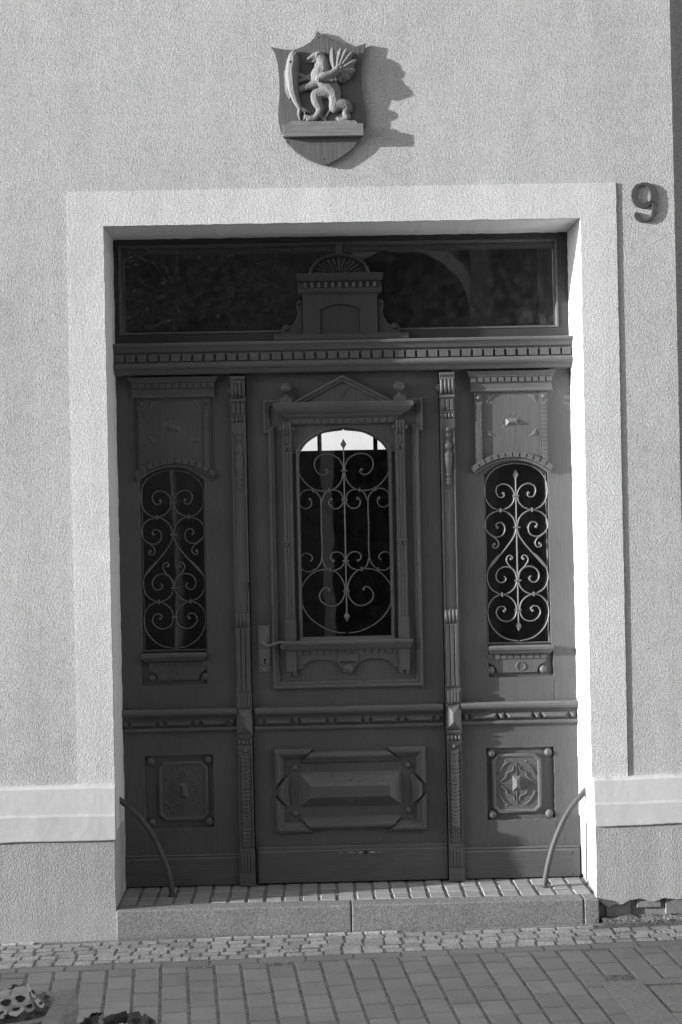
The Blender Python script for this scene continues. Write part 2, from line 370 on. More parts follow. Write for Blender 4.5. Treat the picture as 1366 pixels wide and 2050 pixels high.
# ------------------------------------------------------------------ pavement: bed, setts, border row, pavers
bedm = MB(); 
def gp(x, y, dz=0): return (x, y, GZ(x, y) + dz)
bedm.add([gp(-60, .02, -.0045), gp(60, .02, -.0045), gp(60, -8, -.0045), gp(-60, -8, -.0045)], [(0, 3, 2, 1)])
pave = obj('pavement', bedm, M['bed']); tag(pave, kind='structure')
zs = GZ(0, -8) - .10
grd = obj('road', MB().add([(-300, -8, zs), (300, -8, zs), (300, -300, zs), (-300, -300, zs)], [(0, 3, 2, 1)]), surface('asphalt', .06, .2, 2, .95, 120, .6, .004)); tag(grd, kind='structure')
TX, TY = math.atan(GSY), -math.atan(GSX)
def stone_mesh(name, lx, ly, h, irr, ax=(1, 0), ay=(0, 1)):
    """slightly irregular paving stone with softened top edges; corners along axes ax, ay"""
    mb = MB(); c = [(-.5, -.5), (.5, -.5), (.5, .5), (-.5, .5)]; low = []; mid = []; top = []
    for a, b in c:
        ja, jb = R_(-irr, irr), R_(-irr, irr)
        def pt(sh, z): 
            u = a * (lx - sh) + ja; v = b * (ly - sh) + jb
            return (u * ax[0] + v * ay[0], u * ax[1] + v * ay[1], z)
        low.append(pt(0, -h)); mid.append(pt(0, -.004)); top.append(pt(.008, R_(-.001, .0008)))
    mb.add(low + mid + top, [(8, 9, 10, 11)] + [(i, (i+1) % 4, 4 + (i+1) % 4, 4 + i) for i in range(4)] + [(4+i, 4 + (i+1) % 4, 8 + (i+1) % 4, 8 + i) for i in range(4)])
    return mb.mesh(name)
def vis(x, y, m=40):
    a, b = proj((x, y, GZ(x, y))); return -m < a < 1366 + m and b < 2050 + m
KY = -.405                                      # kerb front
far_set, far_pav = MB(), MB()
def far_stone(mb, me, loc, sc=(1, 1)):
    b_ = [(v.co.x * sc[0] + loc[0], v.co.y * sc[1] + loc[1]) for v in me.vertices]
    mb.add([(x_, y_, GZ(x_, y_) + v.co.z + loc[2]) for (x_, y_), v in zip(b_, me.vertices)], [tuple(p_.vertices) for p_ in me.polygons])
setts = [stone_mesh('sett', .074, .0400, .03, .003) for _ in range(8)]
for me in setts: me.materials.append(M['sett'])
EDGE = lambda x: -.697 + .017 * x               # line between setts and pavers
pit = lambda x, y: x > 1.30 and y > -.47        # soil strip at the broken plinth
nrow = 7
for r in range(nrow):
    x = -4.5 + R_(0, .08)
    while x < 4.5:
        L = R_(.9, 1.12); x += .041 * L
        y = EDGE(x) + .026 + r * .0478 + R_(-.003, .003)
        if not (y > KY - .021 and XL - .03 < x < XR + .03) and y < YP - .018 and not vis(x, y) and not pit(x, y) and not (x > 1.7 and y > -.42): far_stone(far_set, random.choice(setts), (x, y, R_(-.002, .002)), (L, 1))
        elif not (y > KY - .021 and XL - .03 < x < XR + .03) and y < YP - .018 and vis(x, y) and not pit(x, y):
            inst('sett', random.choice(setts), pave, (x, y, GZ(x, y) + R_(-.002, .0025)), (TX + R_(-.02, .02), TY + R_(-.02, .02), .017 + R_(-.03, .03)), (L, R_(.92, 1.05), 1))
        x += .041 * L + .003
brd = stone_mesh('paver', .198, .058, .04, .001); brd.materials.append(M['paver'])
x = -4.5
while x < 4.6:
    y = EDGE(x) - .036
    if vis(x, y, 120): inst('paver', brd, pave, (x, y, GZ(x, y) + R_(-.001, .001)), (TX, TY, .017 + R_(-.004, .004)))
    else: far_stone(far_pav, brd, (x, y, 0))
    x += .207
e1 = Vector((.094, -1)).normalized(); e2 = Vector((1, .03)).normalized()
pvs = [stone_mesh('paver', .100, .1365, .04, .001, tuple(e2), tuple(-e1)) for _ in range(5)]
for me in pvs: me.materials.append(M['paver'])
cov = [PG(1203, 1966), PG(1252, 2052)]
for c in range(-40, 42):
    base = Vector((.068 + c * .1135, 0)); base.y = EDGE(base.x) - .078; off = R_(0, .14)
    d0 = 0
    first = True
    d = off
    if off > .045:
        L = off - .006; q = base + e1 * (L / 2)
        if vis(q.x, q.y): inst('paver', pvs[0], pave, (q.x, q.y, GZ(q.x, q.y)), (TX, TY, 0), (1, L / .1365, 1))
        else: far_stone(far_pav, pvs[0], (q.x, q.y, 0), (1, L / .1365))
    while d < 3.6:
        q = base + e1 * (d + .07)
        inside = q.x > cov[0].x + .094 * (cov[0].y - q.y) + .035 and q.y < cov[0].y + .02 + .02 * (q.x - cov[0].x)
        if vis(q.x, q.y) and not inside:
            inst('paver', random.choice(pvs), pave, (q.x, q.y, GZ(q.x, q.y) + R_(-.0012, .0012)), (TX + R_(-.006, .006), TY + R_(-.006, .006), R_(-.006, .006)))
        elif not inside or q.x > cov[0].x + .86 or q.y < cov[0].y - .80: far_stone(far_pav, random.choice(pvs), (q.x, q.y, R_(-.001, .001)))
        d += .1455
for nm_, mb_, mt_ in (('far_setts', far_set, 'sett'), ('far_pavers', far_pav, 'paver')):
    me_ = bpy.data.meshes.new(nm_); me_.from_pydata(mb_.v, [], mb_.f); tag(link(nm_, me_, M[mt_], pave), kind='stuff')
# utility cover in the pavers, lower right
uc = thing('utility_cover', 'square concrete access cover set in the pavers at the lower right corner', 'cover', (1.6, -1.45, GZ(1.6, -1.45)))
def para(o, a0, a1, b0, b1, z0, z1):
    mb = MB(); pts = []
    for z in (z0, z1):
        for a, b in ((a0, b0), (a1, b0), (a1, b1), (a0, b1)):
            q = Vector((o.x, o.y)) + e2 * a + e1 * b; pts.append((q.x, q.y, GZ(q.x, q.y) + z))
    return mb.add(pts, [(0, 1, 2, 3), (7, 6, 5, 4), (0, 4, 5, 1), (1, 5, 6, 2), (2, 6, 7, 3), (3, 7, 4, 0)])
o0 = cov[0]
obj('frame', para(o0, 0, .16, .005, .75, -.02, .004), M['cover'], uc, bevel=.002)
obj('frame', para(o0, .1605, .75, .005, .052, -.02, .0035), M['cover'], uc, bevel=.002)
obj('frame', para(o0, .1605, .75, .362, .75, -.02, .0035), M['cover'], uc, bevel=.002)
obj('lid', para(o0, .176, .70, .070, .346, -.02, .001), M['cover'], uc, bevel=.003)
obj('seat', para(o0, .1605, .75, .052, .362, -.03, -.014), M['mortar'], uc)
# soil strip and rubble under the broken plinth
sm = MB(); n = 26
for i in range(n + 1):
    for j in range(5):
        x = XR + .02 + i * .024; y = -.30 - j * .038
        z = GZ(x, y) - .004 + .012 * noise.noise((x*23, y*31, 1)) + (.020 if 0 < j < 4 else -.004); sm.v.append((x, y, z))
sm.f = [(i*5+j, i*5+j+1, (i+1)*5+j+1, (i+1)*5+j) for i in range(n) for j in range(4)]; sm.m = [0] * len(sm.f)
tag(obj('bare_soil', sm, M['soil'], smooth=60), 'strip of dark bare soil below the broken plinth right of the doorstep', 'soil', kind='stuff')
def pebble(mb, x, y, z, r):
    vs = []; b = len(mb.v); mb.ball((x, y, z), r, R_(.7, 1.2), 7, 5, R_(.45, .7))
    for i in range(b, len(mb.v)): mb.v[i] = tuple(Vector(mb.v[i]) + Vector((R_(-1, 1), R_(-1, 1), R_(-1, 1))) * r * .22)
rm = MB()
for i in range(150):
    x = R_(XR + .03, 1.85); y = R_(-.50, -.36) if random.random() < .8 else R_(-.66, -.45); pebble(rm, x, y, GZ(x, y) + .012, R_(.002, .006))
for i in range(260):
    x = R_(-1.6, 1.8); y = R_(-1.6, -.42); pebble(rm, x, y, GZ(x, y) - .002, R_(.0015, .003))
tag(obj('grit', rm, M['rubble']), 'loose grit and plaster crumbs on the paving by the broken plinth', 'grit', kind='stuff')
for px, py, r, lb in ((1283, 1829, .022, 'largest plaster fragment lying on the soil beside the doorstep kerb'), (1305, 1826, .018, 'small plaster fragment just right of the largest one on the soil'), (1335, 1820, .016, 'small plaster fragment lying nearest the right picture edge on the soil')):
    q = PG(px, py + 6); mb = MB(); pebble(mb, q.x, q.y, q.z + r * .5, r)
    tag(obj('plaster_fragment', mb, M['rubble']), lb, 'fragment', 'fallen plaster fragments')

# ------------------------------------------------------------------ doorstep
step = thing('doorstep', 'low doorstep of ribbed clinker paving behind a speckled granite kerb', 'doorstep', (XC, -.2, GZ(XC, -.3)))
xs = [XL + .004, P(704, 1830, KY).x, P(1170, 1830, KY).x, XR + .012]
for i in range(3):
    a, b = xs[i] + (.0015 if i else 0), xs[i+1] - .0015
    obj('kerb_stone', MB().box(a, b, KY, -.31, -.45, -.002), M['granite'], step, bevel=.006)
obj('step_bed', MB().box(XL - .01, XR + .02, -.3085, .3, -.45, -.0048), M['mortar'], step)
ck = [stone_mesh('clinker', .0725, .0865, .03, .0014) for _ in range(5)]
for me in ck: me.materials.append(M['clinker'])
ncol = 26; cw = (XR - XL) / ncol
for i in range(ncol):
    for j in range(4):
        x = XL + (i + .5) * cw + R_(-.002, .002); y = -.2615 + j * .096
        inst('clinker', random.choice(ck), step, (x, y, -.001 + R_(-.0025, .001)), (R_(-.012, .012), R_(-.012, .012), R_(-.02, .02)), (R_(.95, 1.03), R_(.96, 1.02), 1))

# ------------------------------------------------------------------ door frame with transom and sidelights
mirx = lambda x: 2 * XC - x
frame = thing('door_frame', 'dark carved wooden door frame with wide transom, two fluted pilasters and arched sidelights', 'door frame', (XC, 0, 0))
leaf = thing('door_leaf', 'dark carved wooden door leaf with a pedimented arched window, hung between two pilasters', 'door', (XC, 0, 0))
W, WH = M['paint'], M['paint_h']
XF0, XF1 = XL - .02, XR + .02
ZC = 2.46                          # underside of the cornice
pw = .072                          # pilaster width
PXL, PXR = (-.361, -.289), (.645, .717)
PXL = (mirx(PXR[1]), mirx(PXR[0]))
X = lambda px, py, Y=0: P(px, py, Y).x
Z = lambda px, py, Y=0: P(px, py, Y).z

def copy_mirror(mb):
    m = MB(); m.v = [(mirx(v[0]), v[1], v[2]) for v in mb.v]; m.f = [f[::-1] for f in mb.f]; m.m = list(mb.m); return m

# transom
ZTB, ZTG0, ZTG1 = 2.605, Z(680, 664, 0), Z(680, 484, 0)
gx0, gx1 = X(237, 580), X(1118, 580)
tro = [(XF0, ZTB - .02), (XF1, ZTB - .02), (XF1, ZT + .02), (XF0, ZT + .02)]
tri = [(gx0, ZTG0), (gx1, ZTG0), (gx1, ZTG1), (gx0, ZTG1)]
obj('transom_frame', MB().plate(tro, [tri], 0, .055), M['paint_shade'], frame, bevel=.003)
obj('transom_bead', MB().sweep(tri, [(0, .002), (.004, -.004), (.010, -.004), (.014, .012), (.014, .04)]), WH, frame)
obj('transom_pane', MB().box(gx0 - .005, gx1 + .005, .030, .034, ZTG0 - .005, ZTG1 + .005), M['glass_dusty'], frame)
cmx = X(679, 495)
obj('transom_mullion', MB().box(cmx - .016, cmx + .016, .004, .0295, ZTG0 - .01, ZTG1 + .01), W, frame, bevel=.002)
# great cornice with dentils
zc0, zc1 = 2.452, 2.614
prof = [(.02, zc1), (-.092, zc1 - .003), (-.100, zc1 - .008), (-.100, zc1 - .017), (-.092, zc1 - .022), (-.084, zc1 - .034), (-.080, zc1 - .044), (-.072, zc1 - .050), (-.068, zc1 - .054), (-.068, zc1 - .092),
        (-.074, zc1 - .095), (-.086, zc1 - .104), (-.090, zc1 - .114), (-.084, zc1 - .124), (-.072, zc1 - .130), (-.066, zc1 - .142), (-.058, zc1 - .150), (-.03, zc1 - .154), (.02, zc1 - .156)]
cor = obj('cornice', MB().prism_x(prof, XL + .001, XR - .001), WH, frame, smooth=25)
dm = MB().box(-.0205, .0205, -.0225, 0, -.0165, .0165).mesh('dentil'); dm.materials.append(W)
dm2 = dm
nd_ = 41; sp = (XR - XL - .004) / nd_
for i in range(nd_):
    inst('dentil', dm, cor, (XL + .002 + (i + .5) * sp + R_(-.001, .001), -.0675, zc1 - .0735), (0, R_(-.01, .01), 0), (1, .62, 1))
# crest on the cornice, before the transom
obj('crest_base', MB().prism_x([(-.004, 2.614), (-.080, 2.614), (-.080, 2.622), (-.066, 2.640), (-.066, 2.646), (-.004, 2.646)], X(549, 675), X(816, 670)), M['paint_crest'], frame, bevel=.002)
cz0, cz1 = 2.6465, Z(683, 588, -.05)
cx0, cx1 = X(607, 630, -.05), X(756, 630, -.05); cxm = (cx0 + cx1) / 2
nx0, nx1 = X(641, 640, -.05), X(722, 640, -.05)
nh = .145; hole = [(nx0, cz0 - .01), (nx1, cz0 - .01), (nx1, cz0 + nh - .03)] + arc((nx0+nx1)/2, cz0 + nh - .03, (nx1-nx0)/2 - .004, .025, 8) + [(nx0, cz0 + nh - .03)]
outer = [(cx0, cz0), (nx0, cz0), (nx0, cz0 + nh - .03)] + arc((nx0+nx1)/2, cz0 + nh - .03, (nx1-nx0)/2 - .004, .025, 8)[::-1] + [(nx1, cz0 + nh - .03), (nx1, cz0), (cx1, cz0), (cx1, cz1), (cx0, cz1)]
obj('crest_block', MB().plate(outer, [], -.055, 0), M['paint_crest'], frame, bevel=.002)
obj('crest_panel', MB().box(nx0 - .004, nx1 + .004, -.042, 0, cz0, cz0 + nh + .01), M['paint_crest'], frame)
ce0, ce1 = cz1, Z(683, 548, -.06)
cc = obj('crest_cornice', MB().prism_x([(0, ce0), (-.060, ce0), (-.066, ce0 + .010), (-.064, ce0 + .024), (-.058, ce0 + .028), (-.058, ce0 + .056), (-.074, ce0 + .060), (-.082, ce0 + .072), (-.090, ce0 + .086), (-.090, ce1), (0, ce1)], cx0 - .006, cx1 + .006, .25, .25), M['paint_crest'], frame, bevel=.0015)
for i in range(11):
    inst('dentil', dm, cc, (cx0 + .012 + i * (cx1 - cx0 - .024) / 10, -.0575, ce0 + .042), (0, 0, 0), (.30, .45, .72))
shx, shz, shr = cxm, ce1, .147
half = [(shx + shr * math.cos(math.pi*i/24), shz + shr * .70 * math.sin(math.pi*i/24)) for i in range(25)]
sh = obj('crest_shell', MB().plate(half, [], -.030, -.004), M['paint_crest'], frame)
obj('shell_rim', MB().sweep(half, [(0, -.004), (0, -.046), (.006, -.050), (.014, -.046), (.017, -.03)], False), M['paint_crest'], sh, smooth=50)
for i in range(13):
    a = math.pi * (i + .5) / 13; p0 = Vector((shx + .03*math.cos(a), -.030, shz + .02*math.sin(a))); p1 = Vector((shx + .124*math.cos(a), -.031, shz + .086*math.sin(a)))
    obj('shell_rib', MB().tube([p0, p0.lerp(p1, .5), p0.lerp(p1, .85), p1], [.003, .0065, .008, .003], 8), M['paint_crest'], sh, smooth=60)
for s in (-1, 1):
    c = Vector((shx + s*.034, -.036, shz + .014)); pts = [c + Vector((s * math.cos(a) * r, 0, math.sin(a) * r)) for a, r in [(k*.5, .013 - k*.0009) for k in range(13)]]
    obj('shell_volute', MB().tube(pts, .0035, 6), M['paint_crest'], sh, smooth=60)
for s in (-1, 1):
    e = cx1 + .003 if s > 0 else cx0 - .003
    pts = [(0, cz0), (.100, cz0), (.104, cz0 + .022), (.095, cz0 + .044), (.075, cz0 + .050), (.060, cz0 + .040), (.045, cz0 + .048), (.030, cz0 + .075), (.022, cz0 + .110), (.030, cz0 + .135), (.026, cz0 + .158), (.010, cz0 + .165), (0, cz0 + .160)]
    pts = [(e + s * p, q) for p, q in pts]
    o = obj('crest_volute', MB().plate(pts, [], -.040, -.004), M['paint_crest'], frame, bevel=.003)
    obj('volute_eye', MB().ball((e + s*.078, -.042, cz0 + .028), .013).ball((e + s*.017, -.042, cz0 + .147), .009), M['paint_crest'], o, smooth=60)

# one side: stiles with sidelight and sunk panels (measured on the right side, mirrored for the left)
def U(px, py, Y=0): p = P(px, py, Y); return p.x, p.z
sx0, sx1 = PXR[1] - .006, XF1
wx0, wx1, wz0 = .855, 1.165, U(1030, 1288)[1]
wz0 = 1.130; wcx = (wx0 + wx1) / 2; whw = (wx1 - wx0) / 2; wzs = U(1030, 948)[1]; wrise = .062
rx0, rx1, rz0, rz1 = wx0 + .003, wx1 + .008, U(1036, 1356)[1], wz0
lx0, lx1, lz0, lz1 = U(975, 1570)[0], U(1111, 1570)[0], U(1042, 1641)[1], U(1042, 1496)[1]
parts_side = []
def both(name, mb, mat, parent=None, smooth=None, bevel=0, kids=None, parents=None):
    """make a part on the right of the frame and its mirror image on the left"""
    pr, pl = parents if parents else (parent, parent)
    a = obj(name, mb, mat, pr, smooth, bevel); b = obj(name, copy_mirror(mb), mat, pl, smooth, bevel); return a, b
ap = arc(wcx, wzs, whw, wrise, 16)
win = [(wx0, wz0 - .0), (wx1, wz0 - .0)] + ap
def chip(l, k=.0015): return [(p[0] + R_(-k, k), p[1] + R_(-k, k)) for p in l]
rec = chip(rough_line((rx0, rz0), (rx1, rz0), .03, .002) + rough_line((rx1, rz0), (rx1, wz0 - .001), .03, .002))
openg = [(rx0, rz0)] + rough_line((rx0, rz0), (rx1, rz0), .03, .002)[1:] + rough_line((rx1, rz0), (rx1, wz0 - .002), .03, .002) + [(rx1, wz0 - .002), (wx1, wz0)] + ap + [(wx0, wz0), (rx0, wz0 - .002)]
low = rough_line((lx0, lz0), (lx1, lz0), .02, .002) + rough_line((lx1, lz0), (lx1, lz1), .02, .002) + rough_line((lx1, lz1), (lx0, lz1), .02, .002) + rough_line((lx0, lz1), (lx0, lz0), .02, .002)
both('side_panel', MB().plate([(sx0, .0), (sx1, .0), (sx1, ZC + .02), (sx0, ZC + .02)], [openg, low], 0, .03), W, frame, bevel=.0025)
both('panel_back', MB().box(lx0 - .02, lx1 + .02, .0195, .028, lz0 - .02, lz1 + .02).box(rx0 - .015, rx1 + .015, .0195, .028, rz0 - .015, wz0 - .0045), W, frame)
for zz in (wz0 - .3,):
    pass
# window lining and pane
both('sidelight_bead', MB().sweep(win, [(0, .0305), (0, .022), (.006, .018), (.009, .022), (.009, .045), (0, .045)]), W, frame)
both('sidelight_pane', MB().plate(win, [], .034, .038), M['glass'], frame)
# crown over the sidelight
ca, cb = U(951, 860)[0], U(1097, 860)[0]; cmid = (ca + cb) / 2
zt0 = U(1024, 784)[1]; zcr = 2.452
crown = both('crown_panel', MB().plate([(ca, wzs + .022), (ca, zt0 + .004), (cb, zt0 + .004), (cb, wzs + .022)] + arc(cmid, wzs + .022, (cb - ca) / 2, .066, 14)[1:-1], [], -.012, -.0005), W, frame, bevel=.0015)
both('crown_cap', MB().prism_x([(-.0005, zt0), (-.026, zt0), (-.030, zt0 + .006), (-.026, zt0 + .012), (-.024, zt0 + .014), (-.024, zt0 + .040), (-.030, zt0 + .044), (-.028, zt0 + .046), (-.028, zt0 + .070), (-.034, zt0 + .072), (-.036, zt0 + .078), (-.050, zt0 + .092), (-.056, zt0 + .096), (-.056, zcr - .0015), (-.0005, zcr - .0015)], ca - .002, cb + .002, .7, .7), WH, bevel=.0012, parents=crown)
for s in (0, 1):
    for i in range(12):
        x = ca - .006 + i * (cb - ca + .012) / 11; x = x if s == 0 else mirx(x)
        inst('dentil', dm, crown[s], (x, -.0275, zt0 + .0575), (0, 0, 0), (.60, .32, .62))
# carved strips of scales with a boss on top
def scales(x0, x1, z0, z1, y, n, parents, depth=.006):
    mb = MB(); h = (z1 - z0) / n; xm = (x0 + x1) / 2; hw = (x1 - x0) / 2
    for i in range(n):
        zt = z0 + (i + 1) * h; k = 8
        pts = [(xm + hw * .92 * math.cos(math.pi * j / k), y - depth, zt - h * 1.15 * math.sin(math.pi * j / k)) for j in range(k + 1)]
        b = [(xm + hw * .75 * math.cos(math.pi * j / k), y + .001, zt + .004) for j in range(k + 1)]
        mb.add(pts + b, [(j, j+1, k+2+j, k+1+j) for j in range(k)] + [tuple(range(k+1))])
        mb.add(pts + [(p[0], y + .001, p[2]) for p in pts], [(j, k+1+j, k+2+j, j+1) for j in range(k)])
    return both('scale_ornament', mb, W, parents=parents)
st = .040
for (a, b) in ((ca, ca + st), (cb - st, cb)):
    both('crown_stile', MB().plate([(a + .001, wzs + .030), (b - .001, wzs + .030 + .012), (b - .001, zt0 - .0015), (a + .001, zt0 - .0015)], [], -.016, -.0115), W, parents=crown, bevel=.0015)
    scales(a + .006, b - .006, wzs + .055, zt0 - .050, -.016, 15, crown, .007)
    both('boss', MB().ball(((a + b) / 2, -.018, zt0 - .026), .011, .9), W, parents=crown, smooth=60)
pa, pb = ca + st + .006, cb - st - .006; pz0 = zt0 - .250
for (a, b, c_, d) in ((pa + .010, 1, zt0 - .012, -1), (pb - .010, -1, zt0 - .012, -1), (pa + .010, 1, pz0 + .030, 1), (pb - .010, -1, pz0 + .030, 1)):
    both('corner_leaf', MB().add([(a, -.0118, c_), (a + b*.045, -.0118, c_), (a, -.0118, c_ + d*.045), (a + b*.014, -.018, c_ + d*.014)], [(0, 1, 3), (1, 2, 3), (2, 0, 3)]), W, parents=crown)
pyc = U(1024, 845)
both('pyramid_boss', MB().hip(pyc[0] - .030, pyc[0] + .030, pyc[1] - .018, pyc[1] + .018, -.0115, -.026, .014, .0155), W, parents=crown)
ros = MB()
for i in range(10):
    a = 2 * math.pi * i / 10; c = Vector((pyc[0] + .045 * math.cos(a), -.012, pyc[1] + .040 * math.sin(a)))
    ros.ball(c, .009, .12, 7, 5)
both('carved_rosette', ros, W, parents=crown, smooth=60)
# arch over the sidelight with its dentils
archp = arc(cmid, wzs + .000, (cb - ca) / 2 + .002, .066, 18)
am = both('arch_mould', MB().sweep(archp, [(0, -.0005), (0, -.012), (-.006, -.015), (-.012, -.012), (-.014, -.019), (-.040, -.019), (-.040, -.0115)], False), W, frame, smooth=30)
dms = MB().box(-.0135, .0135, -.010, 0, -.011, .011).mesh('dentil'); dms.materials.append(W)
for s in (0, 1):
    hw_, ri = (cb - ca) / 2 + .002, .066; Rr = (hw_*hw_ + ri*ri) / (2*ri); zc_ = wzs + ri - Rr; a0 = math.asin(hw_ / Rr)
    for i in range(12):
        a = a0 * (1 - 2 * (i + .5) / 12) * .97; x = cmid + (Rr + .014 + .012) * math.sin(a) ; z = zc_ + (Rr + .026) * math.cos(a)
        x = x if s == 0 else mirx(x)
        inst('dentil', dms, am[s], (x, -.0185, z), (0, a if s == 0 else -a, 0), (1, .8, 1))
# sill and apron under the sidelight
s0, s1 = wx0 + .002, wx1 + .006; zs1 = wz0 - .003
sill = both('sidelight_sill', MB().prism_x([(.019, zs1), (-.034, zs1), (-.040, zs1 - .006), (-.040, zs1 - .018), (-.032, zs1 - .024), (-.022, zs1 - .036), (-.014, zs1 - .040), (.019, zs1 - .040)], s0 + .026, s1 - .026, .45, .45), WH, frame, bevel=.0015)
b0, b1, zb1, zb0 = U(977, 1330)[0], U(1094, 1330)[0], zs1 - .0405, rz0 + .024
apr = [(b0 + .045, zb0), (b1 - .045, zb0)] + [(b1 - .045 * math.cos(t), zb0 + .045 * math.sin(t)) for t in (.5, .9, 1.3)] + [(b1, zb0 + .052), (b1, zb1), (b0, zb1), (b0, zb0 + .052)] + [(b0 + .045 * math.cos(t), zb0 + .045 * math.sin(t)) for t in (1.3, .9, .5)]
apron = both('sidelight_apron', MB().plate(apr, [], .004, .0193), W, frame, bevel=.002)
both('boss', MB().ball((b0 + .014, .012, zb0 + .012), .020).ball((b1 - .014, .012, zb0 + .012), .020), W, parents=apron, smooth=60)
for s in (0, 1):
    for i in range(9):
        x = b0 + .014 + i * (b1 - b0 - .028) / 8; x = x if s == 0 else mirx(x)
        inst('dentil', dms, apron[s], (x, .0045, zb1 - .014), (0, 0, 0), (.98, .8, .8))
ring = [(wcx + .004 + .022 * math.cos(t * .3927), .003, (zb0 + zb1) / 2 - .016 + .020 * math.sin(t * .3927)) for t in range(17)]
both('carved_ring', MB().tube(ring, .0028, 6, False), W, parents=apron, smooth=60)
# middle rail
def rail(xa, xb, zt, n, parent, parents=None, mirror=False):
    pr = [(-.0005, zt), (-.030, zt), (-.040, zt - .008), (-.044, zt - .018), (-.040, zt - .028), (-.030, zt - .032), (-.014, zt - .036), (-.006, zt - .050), (-.006, zt - .090), (-.018, zt - .092), (-.022, zt - .100), (-.018, zt - .108), (-.0005, zt - .110)]
    mb = MB().prism_x(pr, xa, xb); rs = both('mid_rail', mb, WH, parent, smooth=28) if mirror else (obj('mid_rail', mb, WH, parent, smooth=28),)
    sw = .036; L = (xb - xa - .012 - (n + 1) * sw) / n; x = xa + .006
    for i in range(2 * n + 1):
        ww = sw if i % 2 == 0 else L
        h = MB().hip(x + .002, x + ww - .002, zt - .0895, zt - .0525, -.0055, -.030, .016 if i % 2 == 0 else .018, .0165)
        nm = 'pyramid_stud' if i % 2 == 0 else 'lozenge'
        if mirror: both(nm, h, WH, parents=rs)
        else: obj(nm, h, WH, rs[0])
        x += ww
ZR = U(1040, 1403)[1]
rail(PXR[1] + .001, XR - .001, ZR, 3, frame, mirror=True)
# sunk lower panel with cut-corner raised field
q0, q1, q2, q3 = U(986, 1567)[0], U(1085, 1567)[0], U(1035, 1628)[1], U(1035, 1509)[1]; cc_ = .030
octo = [(q0 + cc_, q2), (q1 - cc_, q2), (q1, q2 + cc_), (q1, q3 - cc_), (q1 - cc_, q3), (q0 + cc_, q3), (q0, q3 - cc_), (q0, q2 + cc_)]
fld = both('raised_field', MB().plate([(p[0] + (.012 if p[0] < (q0+q1)/2 else -.012), p[1] + (.012 if p[1] < (q2+q3)/2 else -.012)) for p in octo], [], .008, .0193), W, frame)
both('field_mould', MB().sweep(octo, [(0, .0192), (0, .006), (.008, .000), (.016, .003), (.020, .010)]), W, parents=fld, smooth=35)
fc = ((q0 + q1) / 2 - .002, (q2 + q3) / 2)
both('pyramid_boss', MB().hip(fc[0] - .019, fc[0] + .019, fc[1] - .036, fc[1] + .036, .0075, -.012, .017, .020), W, parents=fld)
vine = MB()
for s in (-1, 1):
    for q in (-1, 1):
        vine.tube(crom([(fc[0] + s*.012, .007, fc[1] + q*.085), (fc[0] + s*.018, .006, fc[1] + q*.062), (fc[0] + s*.045, .006, fc[1] + q*.050), (fc[0] + s*.052, .006, fc[1] + q*.030), (fc[0] + s*.080, .007, fc[1] + q*.008)]), .0035, 5)
        vine.tube(crom([(fc[0] + s*.035, .007, fc[1] + q*.105), (fc[0] + s*.060, .006, fc[1] + q*.088), (fc[0] + s*.078, .006, fc[1] + q*.062), (fc[0] + s*.090, .007, fc[1] + q*.040)]), .0032, 5)
        for k in range(4): vine.ball((fc[0] + s*(.050 + .012*k), .008, fc[1] + q*(.106 - .016*k)), .006, .5, 6, 4)
    vine.tube([(fc[0], .007, fc[1] + s*.036), (fc[0], .006, fc[1] + s*.10)], .0025, 5); vine.tube([(fc[0] + s*.019, .007, fc[1]), (fc[0] + s*.095, .007, fc[1])], .0025, 5)
both('carved_vine', vine, W, parents=fld, smooth=60)
for a, b in ((lx0 + .024, lz0 + .026), (lx1 - .028, lz0 + .026), (lx0 + .024, lz1 - .028), (lx1 - .028, lz1 - .028)):
    both('boss', MB().ball((a, .010, b), .020), W, frame, smooth=60)
# base boards
zk = U(1040, 1694)[1]
both('base_board', MB().prism_x([(-.0005, zk), (-.010, zk), (-.014, zk - .006), (-.010, zk - .014), (-.016, zk - .020), (-.016, .006), (-.0005, .006)], PXR[1] + .001, XR - .003), WH, frame, bevel=.0015)
both('nail_head', MB().ball((U(1145, 1706)[0], -.016, U(1145, 1706)[1]), .004, .3).ball((U(1146, 1748)[0], -.016, U(1146, 1748)[1]), .004, .3).ball((U(1042, 1750)[0], -.016, U(1042, 1750)[1]), .004, .3), M['dark'], frame)
# board joints that show as fine lines
both('board_joint', MB().box(lx1 - .002, lx1, -.0012, .001, zk + .002, lz0 - .01).box(lx0, lx0 + .002, -.0012, .001, zk + .002, lz0 - .01).box(lx1 - .002, lx1, -.0012, .001, ZR + .002, rz0 - .012).box(lx0, lx0 + .002, -.0012, .001, ZR + .002, rz0 - .012), M['mortar'], frame)

